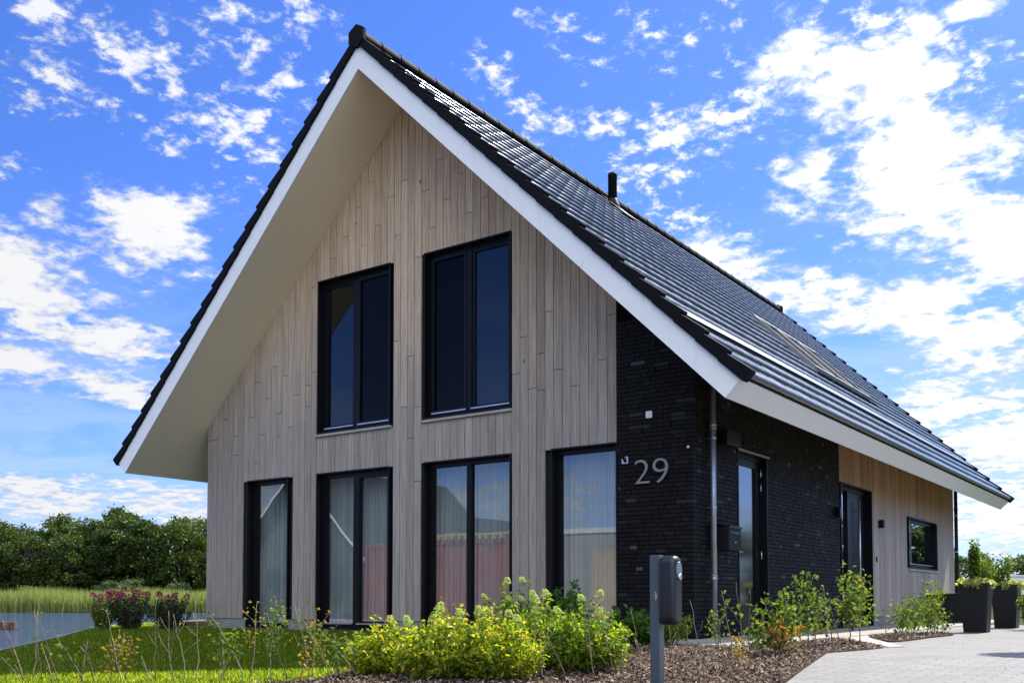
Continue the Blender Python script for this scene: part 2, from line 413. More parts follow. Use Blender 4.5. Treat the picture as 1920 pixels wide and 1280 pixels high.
M['curtain'] = mat('sheer_curtain', curtain_fn, rough=.9, spec=.1)
M['blind'] = simple('pale_blind', (.45, .45, .43), .8, amt=.03)
# leaves: diffuse + translucent, each leaf its own shade
def leaf(name, stops, trans=.5, tcol=None, rough=.45, spec=.35):
    m_ = bpy.data.materials.new(name); m_.use_nodes = True; t = m_.node_tree; t.nodes.clear(); h = NT(t)
    rnd = h.n('ShaderNodeNewGeometry').outputs['Random Per Island']
    col = h.ramp(rnd, stops)
    p = h.n('ShaderNodeBsdfPrincipled', {'Base Color': col, 'Roughness': rough, 'Specular IOR Level': spec})
    tc_ = h.mix(1.0, col, (*(tcol or (1.5, 1.5, .55)), 1), 'MULTIPLY')
    tl = h.n('ShaderNodeBsdfTranslucent', {0: tc_})
    mx = h.n('ShaderNodeMixShader', {0: trans, 1: p, 2: tl}); h.n('ShaderNodeOutputMaterial', {0: mx})
    return m_
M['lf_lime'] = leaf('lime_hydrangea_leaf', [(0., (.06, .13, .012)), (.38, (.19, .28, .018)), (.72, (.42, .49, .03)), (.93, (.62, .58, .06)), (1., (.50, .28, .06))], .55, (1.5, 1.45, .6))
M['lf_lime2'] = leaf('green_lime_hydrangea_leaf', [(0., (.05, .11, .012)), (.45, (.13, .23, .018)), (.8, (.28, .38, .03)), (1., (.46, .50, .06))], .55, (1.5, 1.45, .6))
M['lf_shaded'] = leaf('shaded_hydrangea_leaf', [(0., (.035, .09, .015)), (.6, (.07, .15, .02)), (1., (.14, .24, .03))], .45)  # darker leaf copy, the house's shade put into its colour
M['bloom'] = leaf('pale_lime_bloom', [(0., (.42, .52, .14)), (.7, (.60, .66, .24)), (1., (.72, .74, .42))], .4, (1.1, 1.15, .7), .7, .1)
M['bloom_pink'] = leaf('pink_bloom', [(0., (.30, .035, .10)), (.6, (.48, .07, .17)), (1., (.62, .16, .25))], .35, (1.2, .9, 1.), .7, .1)
M['lf_dark'] = leaf('dark_shrub_leaf', [(0., (.012, .022, .010)), (.6, (.03, .045, .015)), (.9, (.07, .10, .03)), (1., (.10, .05, .04))], .3)  # shade beside the house is put into this leaf colour
M['lf_sap'] = leaf('sapling_leaf', [(0., (.05, .10, .018)), (.5, (.10, .17, .03)), (.88, (.20, .27, .06)), (1., (.30, .15, .05))], .45, rough=.6, spec=.12)
M['lf_orange'] = leaf('autumn_tinted_leaf', [(0., (.12, .15, .03)), (.45, (.28, .22, .05)), (1., (.38, .16, .05))], .45)
M['lf_yellow'] = leaf('yellow_ivy_leaf', [(0., (.10, .18, .03)), (.5, (.42, .44, .10)), (1., (.65, .64, .38))], .4)
M['lf_col'] = leaf('planter_shrub_leaf', [(0., (.04, .09, .015)), (.6, (.10, .17, .02)), (1., (.22, .30, .04))], .45)
M['lf_tree'] = leaf('broadleaf_tree_leaf', [(0., (.014, .028, .006)), (.5, (.034, .062, .010)), (.85, (.065, .105, .014)), (1., (.11, .15, .02))], .45)
M['lf_tree2'] = leaf('pale_broadleaf_leaf', [(0., (.03, .05, .010)), (.5, (.065, .10, .018)), (1., (.14, .19, .035))], .45)
M['lf_far'] = leaf('far_tree_leaf', [(0., (.07, .11, .05)), (1., (.15, .20, .08))], .35)
M['reed'] = leaf('reed_blade', [(0., (.16, .20, .05)), (.6, (.28, .33, .09)), (1., (.42, .40, .18))], .35, (1.2, 1.3, .6), .6, .2)
M['grass'] = leaf('grass_blade', [(0., (.022, .046, .006)), (.6, (.054, .085, .008)), (.92, (.12, .14, .02)), (1., (.22, .19, .07))], .78, (6.0, 5.6, 2.4), .6, .08)
M['bark'] = simple('bark', (.10, .085, .065), .9, amt=.3, scale=12, bs=.5)
M['twig'] = simple('pale_twig', (.25, .19, .13), .7, amt=.35, scale=14, bs=.2)
M['twig2'] = simple('brown_twig', (.13, .09, .06), .7, amt=.35, scale=14, bs=.2)
def ground_fn(h, p, o):
    P = pos(h); n = h.noise(P, .35, 6, .6); n2 = h.noise(P, 9., 5, .7)
    c = h.mix(n, (.030, .040, .006, 1), (.055, .068, .010, 1)); c = h.mix(h.m('MULTIPLY', h.smooth(n2, .45, .75), .5), c, (.11, .12, .035, 1))
    h.set(p, 'Base Color', c); bumpn(h, p, h.noise(P, 60., 4, .7), .8, .02)
M['ground'] = mat('turf', ground_fn, rough=.95, spec=.1)
def soil_fn(h, p, o):
    P = pos(h); n = h.noise(P, 38., 6, .75); n1 = h.noise(P, 2.2, 4, .6)
    c = h.ramp(n, [(.3, (.028, .018, .012)), (.5, (.085, .058, .040)), (.68, (.17, .12, .085))]); c = h.mix(h.m('MULTIPLY', n1, .35), c, (.05, .036, .027, 1))
    h.set(p, 'Base Color', c); bumpn(h, p, n, 1., .03)
M['soil'] = mat('bark_mulch', soil_fn, rough=.95, spec=.1)
def chip_fn(h, p, o):
    r = h.n('ShaderNodeNewGeometry').outputs['Random Per Island']
    h.set(p, 'Base Color', h.ramp(r, [(0., (.035, .022, .016)), (.45, (.12, .080, .056)), (.85, (.26, .19, .14)), (1., (.42, .34, .27))]))
M['chip'] = mat('mulch_chip', chip_fn, rough=.9, spec=.15)
def paver_fn(c0, c1, bw, bh, mort):
    def fn(h, p, o):
        P = pos(h)
        br = h.n('ShaderNodeTexBrick', {'Vector': P, 'Color1': (*c0, 1), 'Color2': (*c1, 1), 'Mortar': (*mort, 1), 'Scale': 1.0, 'Mortar Size': .0065, 'Mortar Smooth': .3, 'Bias': 0., 'Brick Width': bw, 'Row Height': bh})
        n = h.noise(P, 1.3, 5, .6); n2 = h.noise(P, 28., 5, .7)
        c = h.mix(h.m('MULTIPLY', h.smooth(n, .35, .7), .35), br.outputs[0], tuple(x*.72 for x in c0)+(1,))
        c = h.mix(h.m('MULTIPLY', h.smooth(n2, .55, .8), .30), c, (.16, .15, .13, 1))
        h.set(p, 'Base Color', c)
        bumpn(h, p, h.m('ADD', h.m('MULTIPLY', br.outputs[1], -1.), h.m('MULTIPLY', n2, .4)), .6, .006)
    return fn
M['drive'] = mat('pale_grey_pavers', paver_fn((.195, .19, .178), (.24, .235, .222), .21, .105, (.14, .135, .125)), rough=.8, spec=.25)
M['path'] = mat('sand_grey_slabs', paver_fn((.30, .28, .25), (.36, .34, .30), .60, .60, (.10, .09, .08)), rough=.8, spec=.25)
M['redpath'] = mat('rosy_slabs', paver_fn((.40, .33, .30), (.46, .39, .35), .40, .60, (.12, .10, .09)), rough=.8, spec=.25)
def water_fn(h, p, o):
    P = pos(h); q = h.vm('MULTIPLY', P, (1., 1.0, 1.))
    n = h.m('ADD', h.noise(h.vm('MULTIPLY', P, (.8, 1.6, 1.)), 1.1, 5, .65), h.m('MULTIPLY', h.noise(q, 5., 3, .6), .3))
    bumpn(h, p, n, 1.0, .8)
M['water'] = mat('pond_water', water_fn, (.05, .085, .15), .05, spec=.6)
M['postgrey'] = simple('grey_powder_coat', (.065, .085, .10), .38, amt=.06, bs=.04, bscale=200, metal=.2)
M['evdark'] = simple('dark_grey_plastic', (.007, .009, .012), .36, amt=.05, bs=.03, bscale=200)
M['evgrey'] = simple('mid_grey_socket', (.13, .18, .21), .35, amt=.05, bs=.02)
M['sticker'] = simple('white_sticker_print', (.62, .62, .60), .5, amt=.02, bs=0)
M['planter'] = simple('black_planter_fibre', (.008, .0085, .0095), .5, spec=.3, amt=.15, bs=.05)
M['cont'] = simple('red_brown_steel', (.27, .058, .048), .55, amt=.25, scale=1.5, bs=.05)
M['cabin'] = simple('beige_panel', (.24, .225, .20), .6, amt=.06, scale=1.5)
M['timber'] = simple('raw_timber', (.42, .30, .17), .7, amt=.2, scale=6)
M['nbrick'] = simple('dark_neighbour_brick', (.05, .045, .042), .8, amt=.25, scale=8)
M['nroof'] = simple('neighbour_roof', (.03, .03, .034), .55, amt=.2, scale=5)
M['wallwhite'] = simple('white_render', (.75, .75, .73), .7, amt=.04)
M['reedbrown'] = simple('dry_reed_base', (.10, .07, .03), .9, amt=.3)

# ------------------------------------------------------------------ ground, water, paving
def ground_sheet():
    def axis(lo, a, b, hi, st):
        core = np.arange(a, b+1e-6, st)
        left = [a]; s_ = st
        while left[-1] > lo: s_ *= 1.22; left.append(left[-1]-s_)
        right = [b]; s_ = st
        while right[-1] < hi: s_ *= 1.22; right.append(right[-1]+s_)
        return np.concatenate([left[:0:-1], core, right[1:]])
    xs = axis(-1500, -18., 16., 1500, .2); ys = axis(-1500, -14., 14., 1500, .2)
    X, Y = np.meshgrid(xs, ys, indexing='ij'); Z = gz(X, Y)
    nx, ny = len(xs), len(ys)
    V = np.stack([X.ravel(), Y.ravel(), Z.ravel()], 1)
    I = np.arange(nx*ny).reshape(nx, ny)
    Fc = np.stack([I[:-1, :-1].ravel(), I[1:, :-1].ravel(), I[1:, 1:].ravel(), I[:-1, 1:].ravel()], 1)
    o = np_mesh('ground', V, Fc, M['ground']); tag(o, kind='structure')
    o.data.polygons.foreach_set('use_smooth', [True]*len(o.data.polygons))
ground_sheet()
def flat_sheet(name, poly, m_, dz, thick=0.0, kind='structure'):
    bm = bmesh.new(); bm.faces.new([bm.verts.new((x, y, 0)) for x, y in poly])
    for yy in (-2.0, -9.0):
        bmesh.ops.bisect_plane(bm, geom=bm.verts[:]+bm.edges[:]+bm.faces[:], plane_co=(0, yy, 0), plane_no=(0, 1, 0))
    for v in bm.verts: v.co.z = -0.03*min(max(-2-v.co.y, 0), 7)+dz
    if thick:
        r = bmesh.ops.extrude_face_region(bm, geom=bm.faces[:])
        for e in r['geom']:
            if isinstance(e, bmesh.types.BMVert): e.co.z -= thick
    bmesh.ops.recalc_face_normals(bm, faces=bm.faces)
    me = bpy.data.meshes.new(name); bm.to_mesh(me); bm.free(); me.materials.append(m_)
    o = link(name, me); tag(o, kind=kind); return o
def smooth_poly(pts, n=6):
    out = []; m_ = len(pts)
    for i in range(m_):
        p0, p1, p2, p3 = [Vector(pts[(i+k-1) % m_]) for k in range(4)]
        for j in range(n):
            t = j/n
            q = .5*((2*p1)+(-p0+p2)*t+(2*p0-5*p1+4*p2-p3)*t*t+(-p0+3*p1-3*p2+p3)*t**3)
            out.append((q.x, q.y))
    return out
wt = MB(); wt.face([(-400, -300, -.40), (40, -300, -.40), (40, 500, -.40), (-400, 500, -.40)])
tag(wt.build('water', M['water']), kind='structure')
flat_sheet('road', [(-60, -13.6), (12.8, -13.6), (12.8, -9.7), (7.5, -10.3), (-2, -10.9), (-60, -11.2)][::-1], mat('bounce_road', paver_fn((.30, .27, .23), (.36, .33, .28), .21, .105, (.2, .18, .15)), rough=.85), .03, .1)  # unseen paving added to bounce warm light onto the facade
DRIVE = [(10.3, -1.2), (11.25, -1.8), (11.95, -5.0), (12.9, -9.5), (14.0, -16), (40, -16), (40, 10.2), (10.3, 10.2)]
flat_sheet('driveway', DRIVE, M['drive'], .012, .1)
PATH = [(6.9, -.02), (6.9, -1.25), (9.85, -1.45), (10.33, -1.15), (10.33, 14.6), (9.11, 14.6), (9.11, -.02)]
flat_sheet('path', PATH, M['path'], .026, .1)
BED1 = [(11.28, -1.85), (11.42, -1.1), (11.44, -.62), (11.2, -.15), (10.62, 1.0), (10.36, 1.3), (10.36, -1.2), (9.85, -1.5), (6.9, -1.3), (6.6, -1.3), (6.3, -2.4), (7.4, -3.9), (8.4, -4.9), (8.75, -5.7), (8.55, -6.35), (8.0, -7.2), (6.2, -8.6), (7, -10.2), (12.0, -10), (12.75, -9), (11.93, -5.0)]
flat_sheet('flower_bed', BED1, M['soil'], .020, .1)
BED2 = smooth_poly([(10.45, 2.4), (11.02, .95), (11.2, 1.05), (11.2, 2.4), (11.24, 3.5), (10.95, 4.15), (10.6, 3.7)], 4)
flat_sheet('small_bed', BED2, M['soil'], .030, .1)
flat_sheet('stepping_path', [(10.36, 1.33), (10.64, 1.05), (11.45, -.5), (11.55, -.3), (11.0, .93), (10.43, 2.4), (10.36, 2.6)], M['redpath'], .022, .1)
# low timber edging along the pond
ed = MB()
for (x0, y0), (x1, y1) in zip(SHORE[1:8], SHORE[2:9]):
    L = math.hypot(x1-x0, y1-y0); n = max(1, int(L/1.6))
    for i in range(n):
        a = (x0+(x1-x0)*i/n, y0+(y1-y0)*i/n); b = (x0+(x1-x0)*(i+.99)/n, y0+(y1-y0)*(i+.99)/n)
        nn = Vector((-(y1-y0), x1-x0, 0)).normalized()*.03
        za, zb = -0.03*min(max(-2-a[1], 0), 7), -0.03*min(max(-2-b[1], 0), 7)
        ed.prism([(a[0], a[1], za+.015), (b[0], b[1], zb+.015), (b[0], b[1], -.6), (a[0], a[1], -.6)], nn)
tag(ed.build('pond_edging', simple('grey_edging_board', (.36, .33, .29), .8, amt=.2, scale=8)), 'low weathered board edging where the lawn meets the pond', 'edging')

# ------------------------------------------------------------------ the house
XM, ZA, S_ = 4.5517, 7.9, .9743
XR, LEN, YF, YB = 9.1035, 14.15, -1.03, 15.06
CO, SI = math.cos(math.atan(S_)), math.sin(math.atan(S_))
def zs(x): return ZA-S_*abs(x-XM)
house = empty('detached_house', (XM, 0, 0))
tag(house, 'steep gabled house with grey timber front and black brick corner', 'house')
FRONT_OPEN = {'w1': (1.0575, 2.042, .05, 2.45), 'w2': (2.708, 4.229, .05, 2.45), 'w3': (4.905, 6.430, .05, 2.45), 'w4': (7.0975, 8.066, .05, 2.45),
              'u2': (2.708, 4.229, 3.085, 5.49), 'u3': (4.905, 6.430, 3.085, 5.49)}
SIDE_OPEN = {'d1': (1.345, 2.365, .02, 2.45), 'd2': (5.62, 7.42, .02, 2.44), 'sw': (9.98, 12.39, 1.13, 2.16)}
def segs(a0, a1, holes, zb, zt):
    """vertical free intervals of a strip a0..a1"""
    cuts = sorted((h_[2], h_[3]) for h_ in holes if h_[0] < a1-1e-4 and h_[1] > a0+1e-4)
    out = []; z = zb
    for c0, c1 in cuts:
        if c0 > z+1e-3: out.append((z, c0))
        z = max(z, c1)
    if zt > z+1e-3: out.append((z, zt))
    return out
def strips(xs, holes, zb, top, put):
    for a0, a1 in zip(xs[:-1], xs[1:]):
        for z0, z1 in segs(a0, a1, holes, zb, 99):
            if z1 > 90: put(a0, a1, z0, top(a0), top(a1))
            else: put(a0, a1, z0, min(z1, top(a0)), min(z1, top(a1)))
# structural shell
sh = MB()
holes = list(FRONT_OPEN.values()); xs = sorted({0.02, XM, XR-.02, *[h_[0] for h_ in holes], *[h_[1] for h_ in holes]})
strips(xs, holes, -.2, lambda x: zs(x)-.003, lambda a, b, z0, ta, tb: sh.prism([(a, .05, z0), (b, .05, z0), (b, .05, tb), (a, .05, ta)], (0, .23, 0), 0))
sho = list(SIDE_OPEN.values()); ys = sorted({.281, LEN-.24, *[h_[0] for h_ in sho], *[h_[1] for h_ in sho]})
strips(ys, sho, -.2, lambda y: zs(XR-.3), lambda a, b, z0, ta, tb: sh.prism([(XR-.05, a, z0), (XR-.05, b, z0), (XR-.05, b, tb-.0), (XR-.05, a, ta-.0)], (-.23, 0, 0), 0))
sh.box(.03, .28, .281, LEN-.24, -.2, zs(.28)-.003)
sh.prism([(0.02, LEN-.23, -.2), (XR-.02, LEN-.23, -.2), (XR-.02, LEN-.23, zs(XR-.02)-.003), (XM, LEN-.23, ZA-.003), (.02, LEN-.23, zs(.02)-.003)], (0, .2, 0), 0)
sh.build('wall', [M['membrane']], house)
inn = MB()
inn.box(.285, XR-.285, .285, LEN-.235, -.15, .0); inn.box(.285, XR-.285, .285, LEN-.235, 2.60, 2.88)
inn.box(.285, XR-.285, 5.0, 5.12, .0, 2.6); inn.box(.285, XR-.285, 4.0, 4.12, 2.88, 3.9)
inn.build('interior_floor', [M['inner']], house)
# gable cladding boards
cl = MB()
BW = .1345; nb_ = 60; k = 8.066/nb_
for i in range(nb_):
    ctint = R.gauss(.5, .17)
    a0, a1 = i*k+.0042, (i+1)*k-.0042
    # butt joints: lengths stepping from board to board as on the photographed wall
    js = [1.9+(i*1.37 % 1.9)+R.uniform(-.15, .15)] if R.random() < .35 else []
    js += [3.25+((i*7) % 5)*.27+R.uniform(-.05, .05), 5.55+((i*3) % 5)*.30+R.uniform(-.08, .08)]
    if R.random() < .3: js.pop(R.randrange(len(js)))
    js = sorted(js)
    for z0, z1 in segs(a0, a1, [(h_[0]-.0, h_[1]+.0, h_[2]-.055 if h_[2] > 1 else h_[2], h_[3]) for h_ in holes], .185, 99):
        cutz = [z for z in js if z0+.25 < z < min(z1, min(zs(a0), zs(a1)))-.2]
        zz_ = [z0]+cutz+[z1]
        for q0, q1 in zip(zz_[:-1], zz_[1:]):
            tint = min(1, max(0, ctint+R.gauss(0, .07)))
            dy = R.uniform(0, .0025)
            lo = q0+(.004 if q0 in cutz else 0); hi = (lambda x: zs(x)-.004) if q1 > 90 else (lambda x, q=q1: min(q-(.004), zs(x)-.004))
            def piece(u0, u1):
                if hi(u0) <= lo+.01 and hi(u1) <= lo+.01: return
                cl.prism([(u0, dy, lo), (u1, dy, lo), (u1, dy, hi(u1)), (u0, dy, hi(u0))], (0, .024, 0), 0, tint)
            # board may straddle an opening edge: clip sideways
            bl, br_ = a0, a1
            for h_ in holes:
                if h_[0] < br_ and h_[1] > bl and not (q1 <= h_[2]+.001 or q0 >= h_[3]-.001): pass
            if a0 < XM < a1: piece(a0, XM); piece(XM, a1)
            else: piece(a0, a1)
cl.build('gable_cladding', M['wood_x'], house)
# side-wall boards (beyond the brick) and the far walls
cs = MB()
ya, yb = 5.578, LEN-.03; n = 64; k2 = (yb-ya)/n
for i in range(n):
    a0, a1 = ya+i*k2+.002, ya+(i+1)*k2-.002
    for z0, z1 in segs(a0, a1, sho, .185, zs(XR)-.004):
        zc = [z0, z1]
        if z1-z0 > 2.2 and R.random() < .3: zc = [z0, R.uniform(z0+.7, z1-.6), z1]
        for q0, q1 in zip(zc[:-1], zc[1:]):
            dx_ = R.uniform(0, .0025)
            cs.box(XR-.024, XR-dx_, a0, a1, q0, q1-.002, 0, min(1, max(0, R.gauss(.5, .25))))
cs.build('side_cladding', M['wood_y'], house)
cs = MB()
for i in range(96):
    a0, a1 = .03+i*.1468, .03+(i+1)*.1468-.004
    cs.box(0, .026, a0, a1, .185, zs(0)-.004, 0, min(1, max(0, R.gauss(.5, .25))))
cs.build('pond_side_cladding', M['wood_y'], house)
cbk = MB()
for i in range(68):
    a0, a1 = i*.1338+.002, (i+1)*.1338-.002
    if a0 < XM < a1: a1 = XM
    cbk.prism([(a0, LEN-.026, .185), (a1, LEN-.026, .185), (a1, LEN-.026, zs(a1)-.004), (a0, LEN-.026, zs(a0)-.004)], (0, .026, 0), 0, min(1, max(0, R.gauss(.5, .25))))
cbk.build('rear_cladding', M['wood_x'], house)
# black brick: every brick a block in a dark joint, corner bricks turn the corner
bk = MB()
def course(a0, a1, off, put, holes_, z0, z1):
    a = a0; first = True
    while a < a1-.004:
        L_ = R.choice([.20, .20, .095, .20, .145, .095])
        if first: L_ = off; first = False
        b = min(a+L_, a1)
        if a1-b < .03: b = a1
        free = [(a, b)]
        for h_ in holes_:
            if h_[2] < z1-.004 and h_[3] > z0+.004:
                nf = []
                for u, v in free:
                    if v <= h_[0] or u >= h_[1]: nf.append((u, v)); continue
                    if u < h_[0]: nf.append((u, h_[0]))
                    if v > h_[1]: nf.append((h_[1], v))
                free = nf
        for u, v in free:
            if v-u > .012: put(u, v-.008, z0, z1)
        a = b
def tintb():
    r = R.random()
    return R.uniform(0, .72) if r < .90 else (R.uniform(.72, .90) if r < .975 else R.uniform(.90, 1.))
rowh = .053; nr = int(3.95/rowh)
for r in range(-2, nr+1):
    z0 = r*rowh; z1 = z0+rowh-.009
    def putf(u, v, z0, z1):
        pr = R.uniform(-.004, .003)
        zt_ = min(z1, zs(max(u, v))-.01)
        if zt_ > z0+.01: bk.box(u, v if v < XR-.012 else XR, pr, .10, z0, zt_, 0, tintb())
    course(8.068, XR, R.uniform(.06, .2), putf, [], z0, z1)
    if z0 < 3.46:
        def puts(u, v, z0, z1):
            pr = R.uniform(-.004, .003)
            bk.box(XR-.09, XR+pr, u, v, z0, min(z1, 3.46), 0, tintb())
        course(.108, 5.576, R.uniform(.06, .2), puts, [SIDE_OPEN['d1']], z0, z1)
bk.build('black_brickwork', M['brick'], house)
mo = MB()
mo.prism([(8.068, .013, -.2), (XR-.012, .013, -.2), (XR-.012, .013, zs(XR)-.01), (8.068, .013, zs(8.068)-.01)], (0, .035, 0))
for a, b, z0, z1 in [(.05, 1.345, -.2, 3.46), (2.365, 5.576, -.2, 3.46), (1.345, 2.365, 2.45, 3.46)]: mo.box(XR-.045, XR-.013, a, b, z0, z1)
mo.build('mortar', M['mortar'], house)
# plinth
pl = MB()
for a, b in [(.0, 1.0575), (2.042, 2.708), (4.229, 4.905), (6.43, 7.0975)]: pl.box(a+.001, b-.001, .012, .05, -.3, .178)
for a, b in [(7.42, LEN-.03)]: pl.box(XR-.05, XR-.012, a, b, -.3, .178)
pl.box(.012, .05, .05, LEN-.03, -.3, .178); pl.box(.05, XR-.05, LEN-.05, LEN-.012, -.3, .178)
for a, b in [(1.0575, 2.042), (2.708, 4.229), (4.905, 6.43), (7.0975, 8.066)]: pl.box(a, b, .02, .05, -.3, .045)
pl.build('plinth', M['plinth'], house)

# roof -------------------------------------------------------------
def rp(u, h_, y, side):
    """point on a slope: u metres down from the ridge, h_ metres square to it; side +1 = the driveway side"""
    return (XM+side*(u*CO+h_*SI), y, ZA-u*SI+h_*CO)
UE = (9.96-XM)/CO                       # soffit edge
for side in (1, -1):
    mb = MB(); mb.prism([rp(0, 0, YF+.03, side), rp(UE, 0, YF+.03, side), rp(UE, .02, YF+.03, side), rp(-.02*S_, .02, YF+.03, side)], (0, YB-YF-.06, 0))
    mb.build('soffit', M['soffit'], house)
    mb = MB()
    h0, h1 = .021, .245
    mb.prism([rp(-h0*S_, h0, YF+.03, side), rp(UE-.02, h0, YF+.03, side), rp(UE-.02, h1, YF+.03, side), rp(-h1*S_, h1, YF+.03, side)], (0, YB-YF-.06, 0))
    mb.build('roof_deck', M['membrane'], house)
    mb = MB(); mb.prism([rp(UE-.02, .0205, YF+.028, side), rp(UE+.002, -.004, YF+.028, side), rp(UE+.002, .255, YF+.028, side), rp(UE-.02, .255, YF+.028, side)], (0, YB-YF-.056, 0))
    mb.build('fascia', M['white'], house)
    for yy, nm in ((YF, 'bargeboard'), (YB-.028, 'bargeboard')):
        mb = MB(); cu = [None, 2.45, 5.05, UE+.004]
        for q in range(3):
            l0, l1 = (.004*S_, -.255*S_) if q == 0 else (cu[q]+.0015, cu[q]+.0015)
            r_ = cu[q+1]-(.0015 if q < 2 else 0)
            mb.prism([rp(l0, -.004, yy, side), rp(r_, -.004, yy, side), rp(r_, .255, yy, side), rp(l1, .255, yy, side)], (0, .028, 0))
            for uu_ in np.arange(.35 if q == 0 else cu[q]+.1, r_-.05, .6):
                for hh_ in (.05, .20): mb.prism([rp(uu_+.005*math.cos(t_), hh_+.005*math.sin(t_), yy-.0012, side) for t_ in np.arange(0, 6.2, 1.05)], (0, .001, 0))
        mb.build(nm, M['white'], house)
NC, EX = 21, .361
TW = .30
def tile(mb, u0, u1, y0, y1, side, seg):
    hb = R.uniform(-.0006, .0006); tw = R.uniform(-.0006, .0006)
    prof = [(u0-(.02 if u0 > .1 else .24), .318), (u0+.12, .326), (u1-.06, .357), (u1-.022, .359), (u1-.006, .352), (u1+.001, .335), (u1-.012, .298)]
    ns = seg; vs = []
    for j in range(ns+1):
        t = j/ns; y = y0+(y1-y0)*t; crown = -.0035*(2*t-1)**8
        for (u, h_) in prof: vs.append(rp(u, h_+hb+crown+tw*(2*t-1), y, side))
    m_ = len(prof)
    mb.idx(vs, [(j*m_+i, (j+1)*m_+i, (j+1)*m_+i+1, j*m_+i+1) for j in range(ns) for i in range(m_-1)], 0, True)
# roof windows occupy part of the driveway slope: (y0, y1, u0, u1)
RW = [(5.95+1.12*i, 5.95+1.12*i+1.06) for i in range(3)]
RU0, RU1 = 3.72, 5.30
for side in (1, -1):
    mb = MB()
    for c in range(NC):
        if side == 1 and c == NC-4: continue
        u0, u1 = c*EX, (c+1)*EX
        y = YF+.02-(TW/2 if c % 2 else 0)
        while y < YB-.02:
            y0, y1 = max(y+.0015, YF+.005), min(y+TW-.0015, YB-.005); y += TW
            if y1-y0 < .03: continue
            if side == 1 and u1 > RU0+.12 and u0 < RU1-.02 and y1 > RW[0][0]+.05 and y0 < RW[-1][1]-.05: continue
            tile(mb, u0, u1, y0, y1, side, 4 if side == 1 else 2)
    mb.build('roof_tiles', M['tile'], house)
    # underlay so that no light shows between the tiles
    mb = MB(); mb.prism([rp(-.262*S_, .262, YF+.03, side), rp(NC*EX-.05, .262, YF+.03, side), rp(NC*EX-.05, .295, YF+.03, side), rp(-.295*S_, .295, YF+.03, side)], (0, YB-YF-.06, 0))
    mb.build('tile_battens', M['membrane'], house)
    for yy0, yy1 in ((YF-.035, YF+.11), (YB-.11, YB+.035)):
        mb = MB()
        for c in range(NC):
            u0, u1 = c*EX, (c+1)*EX
            j = R.uniform(-.003, .003)
            ua = u0 if c else -.235
            mb.prism([rp(ua+.005, .235, yy0+j, side), rp(ua-.0-(.08 if not c else 0), .345, yy0+j, side), rp(u0+.24, .379, yy0+j, side), rp(u1+.008, .396, yy0+j, side), rp(u1+.024, .378, yy0+j, side), rp(u1+.020, .245, yy0+j, side)], (0, yy1-yy0, 0))
        mb.build('verge_tiles', M['verge'], house, bevel=.006)
# concealed gutter strip
g = MB(); uu = (NC-4)*EX
g.prism([rp(uu-.04, .296, YF+.11, 1), rp(uu+.335, .300, YF+.11, 1), rp(uu+.335, .359, YF+.11, 1), rp(uu-.04, .335, YF+.11, 1)], (0, YB-YF-.22, 0))
g.build('concealed_gutter', M['gutter'], house)
g = MB(); g.prism([rp(uu+.342, .34, YF+.11, 1), rp(uu+.354, .34, YF+.11, 1), rp(uu+.354, .362, YF+.11, 1), rp(uu+.342, .362, YF+.11, 1)], (0, YB-YF-.22, 0)); g.build('gutter_rim', M['verge'], house)
# ridge
rd = MB(); y = YF-.02
while y < YB-.05:
    y1 = min(y+.42, YB); n_ = 10; vs = []
    for yy, rr in ((y, .125), (y+.06, .123), (y1+.02, .115)):
        for q in range(n_+1):
            a = math.pi*(q/n_)*1.28-.44
            vs.append((XM+rr*math.cos(a), yy, ZA+.428+rr*.92*math.sin(a)))
    rd.idx(vs, [(r_*(n_+1)+q, r_*(n_+1)+q+1, (r_+1)*(n_+1)+q+1, (r_+1)*(n_+1)+q) for r_ in range(2) for q in range(n_)], 0, True)
    y += .40
for yy in (YF-.05, YB+.0):
    rd.prism([(XM+.165*math.cos(a), yy, ZA+.440+.165*math.sin(a)) for a in [math.pi/2+i*math.pi/3 for i in range(6)]], (0, .05, 0))
rd.build('ridge_tiles', M['verge'], house)
# vent pipe
vp = MB(); b = Vector(rp(.28, .34, 5.36, 1)); vx = b.x-.02
vp.lathe([(.085, b.z-.12), (.085, b.z+.55), (.088, b.z+.55), (.088, b.z+.60), (.080, b.z+.615), (.04, b.z+.62)], (vx, 5.36, 0), 24)
vent = vp.build('vent_pipe', M['blackmat'], house)
vf = MB(); vf.lathe([(.20, b.z-.22), (.13, b.z+.02), (.095, b.z+.10), (.088, b.z+.12)], (vx, 5.36, 0), 20)
vf.prism([rp(.05, .35, 5.15, 1), rp(.75, .37, 5.15, 1), rp(.75, .385, 5.15, 1), rp(.05, .365, 5.15, 1)], (0, .46, 0)); vf.build('flashing', M['blackmat'], vent)
